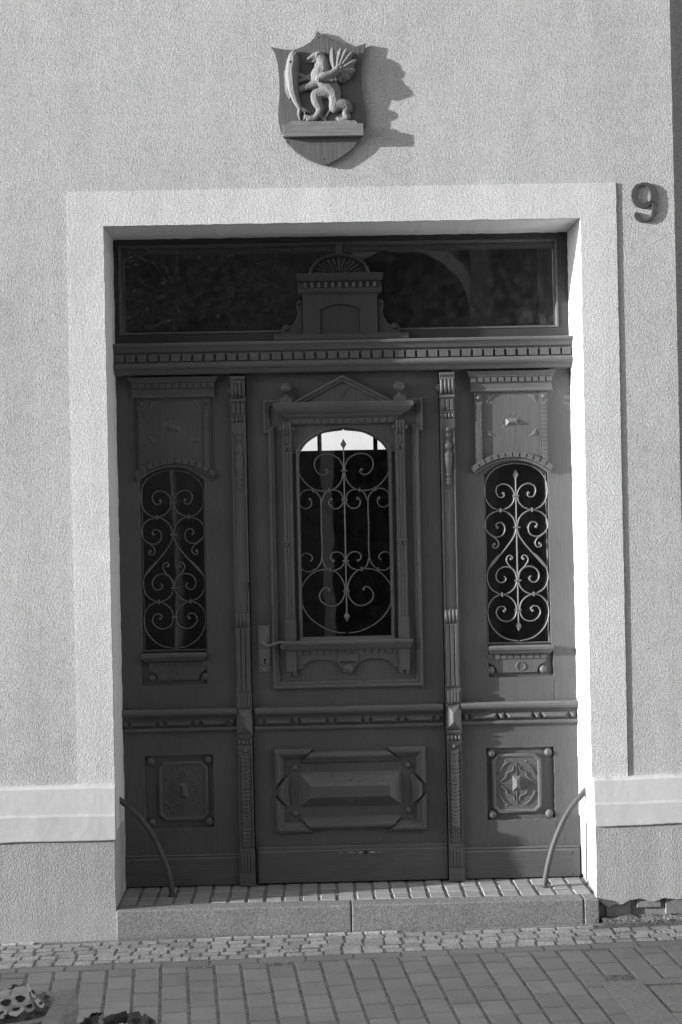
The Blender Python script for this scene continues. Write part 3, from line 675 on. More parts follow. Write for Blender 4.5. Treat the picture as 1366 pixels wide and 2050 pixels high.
# pilasters: one built on the right, copied to the left
def pilaster(parent, xa, xb, s):
    xm = (xa + xb) / 2; z = lambda py: P(905, py, -.05).z
    def flutes(mb, x0, x1, z0, z1, y, n):
        ww = (x1 - x0) / n
        for i in range(n): mb.box(x0 + i*ww + ww*.14, x0 + (i+1)*ww - ww*.14, y - .009, y + .002, z0, z1)
    pil = obj('pilaster', MB().box(xa + .002, xb - .002, -.040, .02, .001, zcr - .001), W, parent, bevel=.002)
    A = lambda n, mb, sm=None, bv=.0015: obj(n, mb, W, pil, sm, bv)
    A('cap', MB().prism_x([(-.04, z(759)), (-.066, z(759)), (-.068, z(757)), (-.062, z(755)), (-.066, z(753)), (-.076, z(750)), (-.076, zcr - .002), (-.04, zcr - .002)], xa, xb))
    for i in range(4):
        x = xa + .009 + i * (pw - .018) / 3
        pts = [(x, -.046 - .018 * math.sin(math.pi * t / 8) - .016 * (1 - t / 8), z(760) + (z(788) - z(760)) * t / 8) for t in range(9)]
        A('scroll_rib', MB().tube(pts, [.0075]*7 + [.0065, .004], 8), 60, 0)
    A('rosette', MB().ball((xa - .002, -.030, z(774)), .016, 1), 60, 0)
    A('collar', MB().prism_x([(-.04, z(796)), (-.054, z(796)), (-.060, z(793)), (-.054, z(790)), (-.04, z(788))], xa - .001, xb + .001))
    fl = MB().box(xa + .001, xb - .001, -.046, -.0395, z(822), z(796) - .001); flutes(fl, xa + .004, xb - .004, z(820), z(798), -.046, 3); A('fluted_block', fl)
    A('collar', MB().box(xa, xb, -.052, -.0395, z(825.5), z(822) - .0005))
    for i in range(4): A('drop', MB().ball((xa + .009 + i * (pw - .018) / 3, -.048, z(831)), .0085, .9, 10, 6, 1.5), 60, 0)
    A('shield_block', MB().plate([(xa + .001, z(838)), (xa + .001, z(852)), (xa + .012, z(859)), (xm - .008, z(866)), (xm + .008, z(866)), (xb - .012, z(859)), (xb - .001, z(852)), (xb - .001, z(838))][::-1], [], -.047, -.0395))
    A('boss', MB().ball((xm, -.050, z(859)), .010), 60, 0)
    k = .00241
    bal = [(.004, z(866)), (.0125, z(869)), (.0125, z(872)), (.006, z(875)), (.0055, z(881)), (.013, z(887)), (.0175, z(890)), (.0175, z(893)), (.010, z(899)), (.006, z(901)), (.014, z(905)), (.0185, z(909)), (.0185, z(913)), (.0165, z(914)), (.0175, z(917)), (.0165, z(926)), (.012, z(938)), (.0085, z(947)), (.014, z(948)), (.014, z(951)), (.007, z(952.5)), (.007, z(957)), (.013, z(958)), (.013, z(960)), (.007, z(961)), (.0125, z(964)), (.012, z(968)), (.004, z(972))]
    bal = [(r, h - z(866)) for r, h in bal]
    A('baluster', MB().lathe((xm, -.041, z(866)), bal, 14), 40, 0)
    A('edge_bead', MB().box(xa + .003, xa + .009, -.046, -.0395, z(1220), z(868)).box(xb - .009, xb - .003, -.046, -.0395, z(1220), z(868)))
    A('shaft_ridge', MB().add([(xa + .009, -.0395, z(980)), (xm, -.047, z(980)), (xb - .009, -.0395, z(980)), (xa + .009, -.0395, z(1221)), (xm, -.047, z(1221)), (xb - .009, -.0395, z(1221))], [(0, 1, 4, 3), (1, 2, 5, 4), (0, 2, 1), (3, 4, 5)]), None, 0)
    for i in range(4):
        x = xa + .010 + i * (pw - .020) / 3; pts = [(x, -.040 - .020 * math.sin(math.pi * (.12 + .88 * t / 8)), z(1222) + (z(1246) - z(1222)) * t / 8) for t in range(9)]
        A('scroll_rib', MB().tube(pts, .0085, 8), 60, 0)
    fl = MB().box(xa + .001, xb - .001, -.045, -.0395, z(1378), z(1248)); flutes(fl, xa + .004, xb - .004, z(1373), z(1250), -.045, 3); A('fluted_shaft', fl)
    fl = MB().box(xa - .001, xb + .001, -.052, -.0395, z(1409), z(1379)); flutes(fl, xa + .006, xb - .006, z(1406), z(1384), -.052, 4); A('fluted_block', fl)
    A('diamond_block', MB().hip(xa - .002, xb + .002, z(1463), z(1409.5), -.0395, -.078, .033, .040))
    A('collar', MB().prism_x([(-.0395, z(1472)), (-.045, z(1472)), (-.058, z(1464)), (-.0395, z(1463.5))], xa, xb))
    for i in range(4): A('drop', MB().ball((xa + .009 + i * (pw - .018) / 3, -.048, z(1478)), .0085, .9, 10, 6, 1.5), 60, 0)
    A('shield_block', MB().plate([(xa + .001, z(1485)), (xb - .001, z(1485)), (xb - .001, z(1488)), (xm + .01, z(1497)), (xm - .01, z(1497)), (xa + .001, z(1488))], [], -.046, -.0395))
    A('boss', MB().ball((xm, -.050, z(1495)), .009), 60, 0)
    mb = MB(); n = 24; h = (z(1503) - z(1686)) / n
    for i in range(n):
        zt = z(1686) + (i + 1) * h; kk = 8; hw = .022
        pts = [(xm + hw * math.cos(math.pi * j / kk), -.0500, zt - h * 1.2 * math.sin(math.pi * j / kk)) for j in range(kk + 1)]
        b = [(xm + hw * .8 * math.cos(math.pi * j / kk), -.0395, zt + .004) for j in range(kk + 1)]
        mb.add(pts + b, [(j, j+1, kk+2+j, kk+1+j) for j in range(kk)] + [tuple(range(kk+1))]); mb.add(pts + [(p[0], -.0395, p[2]) for p in pts], [(j, kk+1+j, kk+2+j, j+1) for j in range(kk)])
    obj('scale_ornament', mb, W, pil)
    A('edge_bead', MB().box(xa + .002, xa + .008, -.044, -.0395, z(1690), z(1500)).box(xb - .008, xb - .002, -.044, -.0395, z(1690), z(1500)))
    A('collar', MB().box(xa - .001, xb + .001, -.048, -.0395, z(1697), z(1691)))
    fl = MB().box(xa - .001, xb + .001, -.050, -.0395, z(1738), z(1697.5)); flutes(fl, xa + .006, xb - .006, z(1735), z(1704), -.050, 4); A('fluted_block', fl)
    A('base_block', MB().box(xa - .002, xb + .002, -.056, -.0395, .002, z(1738.5)))
    for o_ in [pil] + list(pil.children):
        for v_ in o_.data.vertices:
            if v_.co.y < 0: v_.co.y *= .74
for xa, xb, s in ((PXR[0], PXR[1], 1), (PXL[0], PXL[1], -1)): pilaster(frame, xa, xb, s)
for xa_ in ((PXL[0] - .01, PXL[1] + .04), (PXR[0] - .04, PXR[1] + .01)): obj('door_stop', MB().box(xa_[0], xa_[1], .0415, .075, .001, ZC + .03), W, frame)
obj('head_stop', MB().box(PXL[1] + .04, PXR[0] - .04, .0415, .075, ZC - .03, ZC + .14), W, frame)
obj('latch_notch', MB().box(PXL[1] - .004, PXL[1] + .002, -.043, -.020, Z(497, 1184), Z(497, 1164)), M['dark'], frame)

# ------------------------------------------------------------------ grilles
def zo(ox, oy, sc, Y): return lambda a, b: P(ox + sc * a, oy + sc * b, Y)
def grille(parent, curves, cx, collars, bar, spears, r=.0038, Y=.014):
    g = obj('grille', MB().tube([(cx, Y, bar[0]), (cx, Y, bar[1])], r, 6), M['iron'], parent) if bar else None
    first = g
    for s in (1, -1):
        for c in curves:
            pts = [Vector((cx + s * (p.x - cx), Y, p.z)) for p in crom(c[0], 5)]
            rad = [r] * len(pts)
            mb = MB().tube(pts, rad, 6)
            if c[1]: mb.ball(pts[0], r * 1.9, 1, 8, 6)
            o = obj('scroll', mb, M['iron'], first, 60) if first else None
            if o is None: first = obj('grille', mb, M['iron'], parent, 60)
    for p, horiz in collars:
        for s in ((1, -1) if abs(p.x - cx) > .01 else (1,)):
            x = cx + s * (p.x - cx)
            if horiz: mb = MB().box(x - .016, x + .016, Y - .009, Y + .007, p.z - .004, p.z + .004)
            else: mb = MB().box(x - .004, x + .004, Y - .009, Y + .007, p.z - .011, p.z + .011)
            obj('collar', mb, M['iron'], first, bevel=.0015)
    for z, s in spears:
        hh = .026
        obj('spear_tip', MB().add([(cx, Y, z + hh), (cx + .015, Y, z), (cx, Y, z - hh), (cx - .015, Y, z), (cx, Y - .006, z), (cx, Y + .006, z)], [(0, 1, 4), (1, 2, 4), (2, 3, 4), (3, 0, 4), (1, 0, 5), (2, 1, 5), (3, 2, 5), (0, 3, 5)]), M['iron'], first)
    return first
YG = .012
a = zo(860, 720, .2343, YG); b = zo(840, 1080, .2489, YG)
cxs = wcx
L = lambda f, pts: [f(*p) for p in pts]
# recentre: measured left half, mirrored about the bar
off = a(712, 1160).x - cxs
SC = [
 (L(a, [(605,1143),(612,1162),(590,1178),(560,1170),(541,1125),(555,1082),(605,1063),(660,1082),(695,1130),(699,1165),(690,1215),(650,1262),(580,1286),(510,1265),(460,1210),(441,1120),(455,1030),(505,955),(590,905),(709,884)]), True),
 (L(a, [(552,1435),(541,1420),(550,1400),(580,1391),(608,1412),(618,1450),(602,1495),(555,1517),(510,1506),(465,1470),(447,1420),(457,1365),(500,1315),(580,1291),(640,1308),(690,1355),(712,1430),(700,1500),(650,1580),(570,1680),(480,1786)]) + L(b, [(622,118),(545,205),(516,290),(530,365),(570,415),(640,443),(700,427),(745,382),(762,325),(750,270),(720,235),(670,221),(620,236),(592,278),(595,322),(625,349),(658,340),(671,315),(655,297)]), True),
 (L(a, [(526,1578),(512,1585),(520,1606),(548,1606),(564,1575),(545,1535),(505,1508),(470,1478)]), True),
 (L(b, [(712,158),(724,148),(708,129),(684,138),(674,170),(695,208),(742,262),(762,318)]), True),
 (L(b, [(655,577),(668,562),(648,541),(612,546),(592,582),(602,620),(640,654),(690,659),(738,630),(757,572),(745,512),(702,466),(640,446),(580,465),(535,520),(522,590),(540,670),(590,745),(670,798),(768,818)]), True)]
cl = [(a(712, 1165), True), (a(720, 1434), True), (b(767, 330), True), (b(768, 566), True), (a(580, 1288), False), (b(640, 444), False)]
for s in (0, 1):
    dx = cxs - off * 0
    cu = []
    for c, e in SC:
        cu.append(([Vector((p.x - off, p.y, p.z)) for p in c], e))
    # the tilt of the photograph is already taken out by P(); only a mirror is left for the other side
    ccx = cxs if s == 0 else mirx(cxs); sh_ = ccx - cxs
    cu = [([Vector((min(p.x, cxs - .003) + sh_, p.y, p.z)) for p in c], e) for c, e in cu]
    k = [(Vector((p.x - off + sh_, p.y, p.z)), h) for p, h in cl]
    grille(frame, cu, ccx, k, (b(768, 660).z, a(706, 1010).z) if s == 0 else None, [(a(706, 985).z, 1), (b(768, 697).z, 1)] if s == 0 else [])

# ------------------------------------------------------------------ the door leaf
V = U
dx0, dx1 = PXL[1] + .004, PXR[0] - .004
vx0, vx1 = V(597, 1100)[0], V(785, 1100)[0]; vcx = XC; vhw = .228; vzb = 1.172; vzs = V(690, 898)[1]; vri = .108
vap = arc(vcx, vzs, vhw, vri, 18); vwin = [(vcx - vhw, vzb), (vcx + vhw, vzb)] + vap
obj('leaf_panel', MB().plate([(dx0, .004), (dx1, .004), (dx1, ZC + .01), (dx0, ZC + .01)], [vwin], 0, .04), W, leaf)
obj('window_bead', MB().sweep(vwin, [(0, .0405), (-.004, -.001), (-.003, -.016), (.004, -.020), (.010, -.012), (.013, .006), (.013, .045), (0, .045)]), W, leaf, smooth=40)
obj('window_pane', MB().plate(vwin, [], .030, .034), M['glass'], leaf)
# eared frame round the window
e0, e1_ = mirx(V(848, 1365)[0]) , V(848, 1365)[0]; ez0 = V(698, 1376)[1]; ez1 = V(690, 799)[1]; ea = .046; eh = .160
hx = .385
ear = [(vcx - hx, ez0), (vcx + hx, ez0), (vcx + hx, ez1 - eh), (vcx + hx, ez1 - eh), (vcx + hx, ez1), (vcx - hx, ez1)]
hx = .350
ear = [(vcx - hx - .012, ez0), (vcx + hx + .012, ez0), (vcx + hx + .012, ez1 - eh), (vcx + hx + ea - .012, ez1 - eh), (vcx + hx + ea - .012, ez1), (vcx - hx - ea + .012, ez1), (vcx - hx - ea + .012, ez1 - eh), (vcx - hx - .012, ez1 - eh)]
obj('eared_mould', MB().sweep(ear, [(0, -.0005), (0, -.018), (.006, -.024), (.012, -.022), (.018, -.014), (.024, -.016), (.030, -.010), (.034, -.0005)]), W, leaf, smooth=25)
# entablature, pediment, balls
zE = V(684, 806)[1]; zE0 = V(684, 838)[1]
ent = obj('entablature', MB().prism_x([(-.0005, zE), (-.070, zE), (-.074, zE - .004), (-.074, zE - .024), (-.070, zE - .026), (-.066, zE - .036), (-.056, zE - .048), (-.044, zE - .056), (-.040, zE - .064), (-.034, zE - .068), (-.026, zE0), (-.026, zE0 - .028), (-.0005, zE0 - .028)], vcx - .262, vcx + .262, 0, 0), WH, leaf)
for v in ent.data.vertices:            # returns at both ends step in towards the wall
    if v.co.z > zE0 + .002: v.co.x += (1 if v.co.x > vcx else -1) * max(0, (-v.co.y - .026)) * 1.55
for i in range(14): inst('dentil', dms, ent, (vcx - .228 + i * .456 / 13, -.0255, zE0 - .013), (0, 0, 0), (1.1, .9, .85))
tri_ = [(vcx - .232, zE + .001), (vcx + .232, zE + .001), (vcx, zE + .123)]
ped = obj('pediment', MB().plate(tri_, [], -.040, -.0005), W, leaf)
obj('raking_mould', MB().sweep([(vcx + .240, zE + .0015), (vcx, zE + .128), (vcx - .240, zE + .0015)], [(0, -.0005), (0, -.060), (.006, -.066), (.012, -.060), (.016, -.052), (.024, -.052), (.028, -.046), (.028, -.04)], False), W, ped)
obj('carved_lily', MB().tube(crom([(vcx - .030, -.040, zE + .062), (vcx - .012, -.041, zE + .052), (vcx, -.041, zE + .028), (vcx + .012, -.041, zE + .052), (vcx + .030, -.040, zE + .062)]), .003, 6).tube([(vcx, -.040, zE + .022), (vcx, -.041, zE + .085)], .0028, 6), W, ped, smooth=60)
for s in (-1, 1):
    bx = vcx + s * .272
    fo = obj('finial', MB().box(bx - .030, bx + .030, -.068, -.008, zE + .0005, zE + .022).lathe((bx, -.038, zE + .022), [(.020, 0), (.012, .008), (.007, .018), (.007, .024)], 12), W, leaf)
    obj('finial_ball', MB().ball((bx, -.038, zE + .070), .027, 1, 16, 12), W, fo, smooth=60)
# spandrel board and small pilasters beside the window
sp0 = V(690, 849)[1]; hp = .230
obj('spandrel', MB().plate([(vcx - .250, vzs - .02), (vcx - vhw - .001, vzs - .02), (vcx - vhw - .001, vzs + .001)] + arc(vcx, vzs + .001, vhw + .001, vri + .001, 18)[::-1][1:-1] + [(vcx + vhw + .001, vzs + .001), (vcx + vhw + .001, vzs - .02), (vcx + .250, vzs - .02), (vcx + .250, zE0 - .0285), (vcx - .250, zE0 - .0285)], [], -.012, -.0005), W, leaf, bevel=.0015)
for s in (-1, 1):
    xa = vcx + s * .272 - .024; xb = xa + .048; z = lambda py: P(690, py, -.03).z
    pl = obj('window_pilaster', MB().box(xa + .001, xb - .001, -.026, -.0005, z(1281), z(843)), W, leaf, bevel=.0015)
    for i in range(3):
        x = xa + .010 + i * .014; pts = [(x, -.030 - .014 * math.sin(math.pi * t / 8) - .006 * (1 - t/8), z(844) + (z(868) - z(844)) * t / 8) for t in range(9)]
        obj('scroll_rib', MB().tube(pts, .007, 8), W, pl, 60)
    obj('volute', MB().lathe((xa - .004, 0, 0), [(.001, 0), (.010, .0), (.010, .008), (.001, .010)], 10) if False else MB().ball((xa - .002, -.030, z(856)), .011, 1).ball((xb + .002, -.030, z(856)), .011, 1), W, pl, 60)
    def fl3(z0, z1):
        mb = MB()
        for i in range(3): mb.box(xa + .004 + i*.014, xa + .015 + i*.014, -.031, -.0255, z0, z1)
        return obj('fluting', mb, W, pl, bevel=.001)
    fl3(z(888), z(870)); fl3(z(1079), z(905)); fl3(z(1235), z(1093))
    obj('collar', MB().box(xa, xb, -.034, -.0255, z(894), z(889)), W, pl)
    obj('collar', MB().box(xa, xb, -.034, -.0255, z(1085), z(1080)), W, pl)
    for zz in (898, 1089):
        for i in (-1, 1): obj('drop', MB().ball(((xa + xb)/2 + i*.011, -.030, z(zz)), .008, .9), W, pl, 60)
    obj('base_block', MB().box(xa - .002, xb + .002, -.034, -.0255, z(1280), z(1238)), W, pl, bevel=.0015)
# sill, apron, pendant
zq = V(698, 1279)[1]
vs_ = obj('window_sill', MB().prism_x([(-.0005, zq), (-.064, zq - .001), (-.070, zq - .007), (-.070, zq - .016), (-.064, zq - .022), (-.060, zq - .024), (-.052, zq - .036), (-.042, zq - .046), (-.036, zq - .050), (-.0005, zq - .050)], vcx - .275, vcx + .275, .55, .55), WH, leaf, bevel=.0015)
zq2 = zq - .0505
for i in range(15): inst('dentil', dms, vs_, (vcx - .232 + i * .464 / 14, -.0175, zq2 - .008), (0, 0, 0), (1.0, 1.0, .7))
apx = [(0, -.100), (.020, -.098), (.038, -.080), (.050, -.064), (.080, -.050), (.110, -.045), (.150, -.045), (.185, -.052), (.205, -.066), (.218, -.068), (.222, -.086), (.246, -.090), (.246, 0)]
apo = [(vcx - a_, zq2 + b_) for a_, b_ in apx[::-1]] + [(vcx + a_, zq2 + b_) for a_, b_ in apx[1:]]
apb = obj('apron', MB().plate(apo, [], -.018, -.0005), W, leaf, bevel=.0015)
obj('apron_block', MB().hip(vcx - .048, vcx + .048, zq2 - .064, zq2 - .022, -.0175, -.038, .014, .014), W, apb)
obj('pendant_ball', MB().ball((vcx, -.018, zq2 - .092), .026, 1, 14, 10), W, apb, smooth=60)
for s in (-1, 1):
    xa = vcx + s * .272 - .025
    bk = obj('bracket', MB().box(xa, xa + .050, -.030, -.0005, zq2 - .102, zq2 - .0005), W, leaf, bevel=.002)
    for i in (-1, 1): obj('drop', MB().box(xa + .025 + i*.014 - .009, xa + .025 + i*.014 + .009, -.026, -.004, zq2 - .118, zq2 - .103), W, bk, bevel=.003)
# middle rail, lower panel, kick board
rail(dx0 + .010, dx1 - .010, V(700, 1412)[1], 5, leaf)
z3 = lambda b_: P(700, 1380 + .2928 * b_, -.01).z; x3 = lambda a_: P(500 + .2928 * a_, 1580, -.01).x
cxp = XC
mp = [(0, -.0005), (0, -.016), (.008, -.030), (.018, -.034), (.028, -.030), (.034, -.018), (.044, -.012), (.050, -.0005)]
hxp, zlo, zhi = .366, V(705, 1664)[1], V(705, 1496)[1]
lp = None
for sx_ in (-1, 1):
    for sz_ in (-1, 1):
        X0 = cxp + sx_ * hxp; Z0 = zhi if sz_ > 0 else zlo
        path = [(X0 - sx_ * .184, Z0), (X0, Z0), (X0, Z0 - sz_ * .180)]
        if sx_ * sz_ > 0: path = path[::-1]
        o = obj('corner_mould', MB().sweep(path, mp, False, 1.0), W, leaf)
zm = (zlo + zhi) / 2
bp_ = [(0, -.0005), (0, -.014), (.006, -.030), (.016, -.038), (.026, -.036), (.034, -.024), (.048, -.016), (.058, -.0005)]
obj('panel_mould', MB().sweep([(cxp + .187, zhi - .016), (cxp - .187, zhi - .016)], bp_, False, -1.0), WH, leaf)
obj('panel_mould', MB().sweep([(cxp - .187, zlo + .016), (cxp + .187, zlo + .016)], bp_, False, -1.0), WH, leaf)
obj('panel_mould', MB().sweep([(cxp - hxp + .018, zm + .024), (cxp - hxp + .018, zm - .024)], bp_, False, -1.0), W, leaf)
obj('panel_mould', MB().sweep([(cxp + hxp - .018, zm - .024), (cxp + hxp - .018, zm + .024)], bp_, False, -1.0), W, leaf)
rz = V(704, 1579)[1]
blk = obj('raised_block', MB().hip(cxp - .250, cxp + .250, rz - .084, rz + .084, -.0005, -.066, .062, .058), WH, leaf)
obj('rosette', MB().ball((cxp, -.040, rz + .048), .012, .5), W, blk, smooth=60); obj('boss', MB().ball((cxp, -.040, rz - .048), .011), W, blk, smooth=60)
gr = MB()
for s in (-1, 1):
    for k, (u0, u1) in enumerate(((.03, .10), (.12, .19))):
        for zz, yy in ((.060, -.0280), (.042, -.0483)): gr.box(cxp + s*(u0 if s > 0 else u1), cxp + s*(u1 if s > 0 else u0), yy - .0012, yy + .003, rz + zz - .0015, rz + zz + .0015)
obj('carved_line', gr, M['mortar'], blk)
for a_, b_ in ((591, 1537), (817, 1532), (592, 1629), (818, 1622)):
    p = P(a_, b_, -.01); obj('boss', MB().ball((p.x, -.006, p.z), .016), W, leaf, smooth=60)
zkl = V(700, 1691)[1]
kb = obj('kick_board', MB().prism_x([(-.0005, zkl), (-.010, zkl), (-.014, zkl - .005), (-.014, zkl - .020), (-.018, zkl - .024), (-.018, .008), (-.0005, .008)], dx0 + .012, dx1 - .002), WH, leaf, bevel=.0015)
kp = P(733, 1706, -.018)
obj('knot', MB().lathe((kp.x, -.0175, kp.z), [(.001, -.001), (.010, -.001), (.010, .0006), (.001, .0008)], 12, 'y'), M['dark'], kb)
stk = MB()
for a_, b_, c_ in ((-.135, -.105, .003), (-.10, -.045, .004), (-.04, -.012, .009), (.012, .05, .008), (.05, .075, .003)):
    stk.add([(kp.x + a_, -.0186, kp.z), (kp.x + (a_+b_)/2, -.0186, kp.z - c_*.6), (kp.x + b_, -.0186, kp.z), (kp.x + (a_+b_)/2, -.0186, kp.z + c_*.6), (kp.x + (a_+b_)/2, -.0175, kp.z)], [(0, 1, 2, 3), (0, 4, 1), (1, 4, 2), (2, 4, 3), (3, 4, 0)])
obj('bare_wood_streak', stk, M['wear'], kb)
jx = [V(558, 1400)[0], V(842, 1400)[0]]
mb = MB()
for x_ in jx: mb.box(x_ - .001, x_ + .001, -.001, .001, V(700, 1411)[1] + .002, ez0 - .004).box(x_ - .001, x_ + .001, -.001, .001, zkl + .003, V(700, 1412)[1] - .112)
obj('board_joint', mb, M['mortar'], leaf)
# lock plate, lever, keyhole
hx_, hz_ = V(530, 1298)[0], V(530, 1298)[1]
z_ = lambda py: P(530, py, 0).z
pt_ = obj('lock_plate', MB().box(V(518, 1300)[0], V(541, 1300)[0], -.005, -.0003, z_(1345), z_(1252)), M['lock'], leaf, bevel=.0015)
obj('handle_rose', MB().lathe((hx_, -.005, z_(1287)), [(.019, 0), (.019, .006), (.013, .010), (.010, .022), (.010, .034)], 16, 'y'), M['lock'], pt_, smooth=35)
lev = crom([(hx_ - .006, -.040, z_(1284)), (hx_ + .004, -.044, z_(1290)), (hx_ + .022, -.046, z_(1291)), (hx_ + .050, -.046, z_(1288)), (hx_ + .075, -.046, z_(1285)), (hx_ + .092, -.046, z_(1286)), (hx_ + .100, -.046, z_(1291)), (hx_ + .094, -.046, z_(1296)), (hx_ + .085, -.046, z_(1294)), (hx_ + .086, -.046, z_(1290))])
obj('lever', MB().tube(lev, [.010 - .0035 * min(1, i / 12) for i in range(len(lev))], 8), M['lock'], pt_, smooth=60)
obj('keyhole_rose', MB().lathe((hx_, -.005, z_(1323)), [(.026, 0), (.026, .005), (.022, .009), (.016, .009), (.013, .006), (.001, .006)], 18, 'y'), M['lock'], pt_, smooth=35)
obj('keyhole', MB().ball((hx_, -.0125, z_(1320)), .0055, .3).box(hx_ - .003, hx_ + .003, -.0135, -.010, z_(1331), z_(1321)), M['dark'], pt_)
for a_ in (-1, 1): obj('screw', MB().ball((hx_ + a_*.019, -.005, z_(1340)), .0032, .5), M['dark'], pt_)
# leaf grille
a = zo(500, 730, .2782, YG); b = zo(500, 1080, .2782, YG)
cxa = a(681, 762).x; cxb = b(692, 155).x; gcx = XC
fa = lambda pts: [Vector((a(*p).x - cxa + gcx, YG, a(*p).z)) for p in pts]; fb = lambda pts: [Vector((b(*p).x - cxb + gcx, YG, b(*p).z)) for p in pts]
cu = [
 (fa([(553,760),(566,772),(542,796),(500,786),(472,745),(470,700),(497,660),(548,643),(602,652),(648,682),(672,730),(675,780),(660,840),(620,888),(560,910),(490,905),(430,875),(378,820),(352,760),(348,690),(368,620),(425,548),(520,492),(674,468)]), True),
 (fa([(435,968),(448,988),(440,1020),(405,1037),(370,1020),(356,980),(370,928),(410,902),(460,906),(500,940),(516,990),(519,1200)]) + fb([(521,0),(520,130),(500,190),(460,224),(410,232),(370,207),(361,160),(376,115),(410,100),(442,115),(452,140),(436,158)]), True),
 (fa([(590,968),(575,976),(574,1005),(600,1033),(636,1035),(666,1010),(675,970),(663,930),(630,906),(582,905),(542,930),(522,985)]), True),
 (fb([(603,155),(588,146),(580,125),(600,96),(640,92),(675,115),(685,155),(660,200),(620,220),(580,220),(541,192),(523,135)]), True),
 (fb([(572,362),(560,346),(527,358),(503,400),(520,450),(580,480),(640,466),(678,415),(686,350),(668,290),(630,242),(580,218),(520,218),(450,245),(392,310),(366,385),(377,470),(430,560),(520,628),(620,667),(690,673)]), True)]
cu = [([Vector((min(p.x, gcx - .0035), p.y, p.z)) for p in c], e) for c, e in cu]
k = [(Vector((gcx, YG, a(680, 762).z)), True), (Vector((gcx, YG, a(683, 973).z)), True), (Vector((gcx, YG, b(690, 155).z)), True), (Vector((gcx, YG, b(694, 370).z)), True)]
k += [(p, False) for p in fa([(458, 903), (575, 905)]) + fb([(462, 228), (580, 217)])]
grille(leaf, cu, gcx, k, (b(700, 520).z, a(678, 600).z), [(a(678, 572).z, 1), (b(702, 555).z, 1)])

# ------------------------------------------------------------------ iron corner guards beside the step
def guard(pts, label):
    path = crom(pts, 6)
    t = thing('corner_guard', label, 'guard rail', pts[0], 'iron corner guards on the doorstep')
    obj('bar', MB().tube(path, .014, 12), M['rail_iron'], t, smooth=60)
    p = Vector(pts[0]); obj('foot', MB().lathe((p.x, p.y, -.006), [(.022, 0), (.022, .006), (.014, .012), (.013, .012)], 14), M['rail_iron'], t, smooth=30)
    q = Vector(pts[-1]); return t
YR = -.17
def rp_(px, py): p = P(px, py, YR); return (p.x, YR, p.z)
guard([(rp_(346, 1790)[0], YR, -.004), rp_(337, 1745), rp_(322, 1706), rp_(302, 1666), rp_(277, 1634), rp_(252, 1611), (XL - .01, YR, rp_(236, 1598)[2])], 'curved iron corner guard arching from the left wall reveal down to the step')
guard([(rp_(1090, 1784)[0], YR, -.004), rp_(1097, 1735), rp_(1109, 1690), rp_(1125, 1650), rp_(1144, 1616), rp_(1165, 1591), (XR + .01, YR, rp_(1180, 1578)[2])], 'curved iron corner guard arching from the sunlit right wall reveal down to the step')

# ------------------------------------------------------------------ house number 9
yn = YW - .006
c9 = zo(1140, 0, .2537, yn)
out9 = [(575,1440),(525,1455),(493,1500),(485,1545),(497,1595),(530,1632),(575,1645),(615,1638),(643,1615),(651,1600),(651,1650),(643,1700),(620,1728),(590,1735),(560,1722),(553,1700),(548,1680),(530,1671),(512,1680),(508,1703),(522,1732),(555,1752),(600,1755),(650,1735),(682,1690),(695,1620),(694,1550),(680,1490),(650,1455),(615,1441)]
in9 = [(588,1464),(612,1475),(632,1505),(640,1545),(634,1585),(615,1600),(585,1604),(555,1595),(535,1570),(528,1540),(538,1495),(558,1470)]
p9 = [c9(*p) for p in out9]; h9 = [c9(*p) for p in in9]
o9 = [(p.x, p.z) for p in crom([(p.x, p.z, 0) for p in [Vector((q.x, q.z, 0)) for q in []]])] if False else [(p.x, p.z) for p in p9]
num = obj('house_number', MB().plate([(p.x, p.z) for p in p9], [[(p.x, p.z) for p in h9]], yn - .005, YW + .002), M['number'], bevel=.002)
tag(num, 'dark raised numeral 9 fixed on the stucco right of the surround', 'house number')

# ------------------------------------------------------------------ carved coat of arms
YS = YW - .021
arms = thing('coat_of_arms', 'carved wooden shield with a griffin holding a fish, hung above the door', 'coat of arms', tuple(P(655, 330, YS)))
cz = zo(500, 30, .2635, YS)
sh_pts = [(510,118),(495,165),(460,205),(400,240),(330,265),(270,262),(210,252),(158,240),(190,290),(210,370),(222,470),(225,600),(215,720),(215,810),(235,890),(280,970),(350,1040),(430,1090),(500,1120),(560,1140),(600,1135),(700,1080),(790,1010),(850,930),(885,840),(888,760),(870,660),(852,560),(848,460),(860,330),(885,212),(800,240),(740,240),(650,205),(560,160)]
obj('shield_board', MB().plate([(p.x, p.z) for p in (cz(*q) for q in sh_pts[::-1])], [], YS, YS + .016), M['shield'], arms, bevel=.002)
obj('shield_spacer', MB().box(cz(400, 0).x, cz(700, 0).x, YS + .0165, YW + .003, cz(0, 900).z, cz(0, 400).z), M['shield'], arms)
for q in ((518, 170), (828, 262), (562, 1093), (285, 965)):
    p = cz(*q); obj('screw', MB().ball((p.x, YS, p.z), .0035, .5), M['number'], arms)
zu = cz(0, 0).z - cz(0, 1).z
def pt(x, y, d=0): p = cz(x, y); return Vector((p.x, YS - d * .55, p.z))
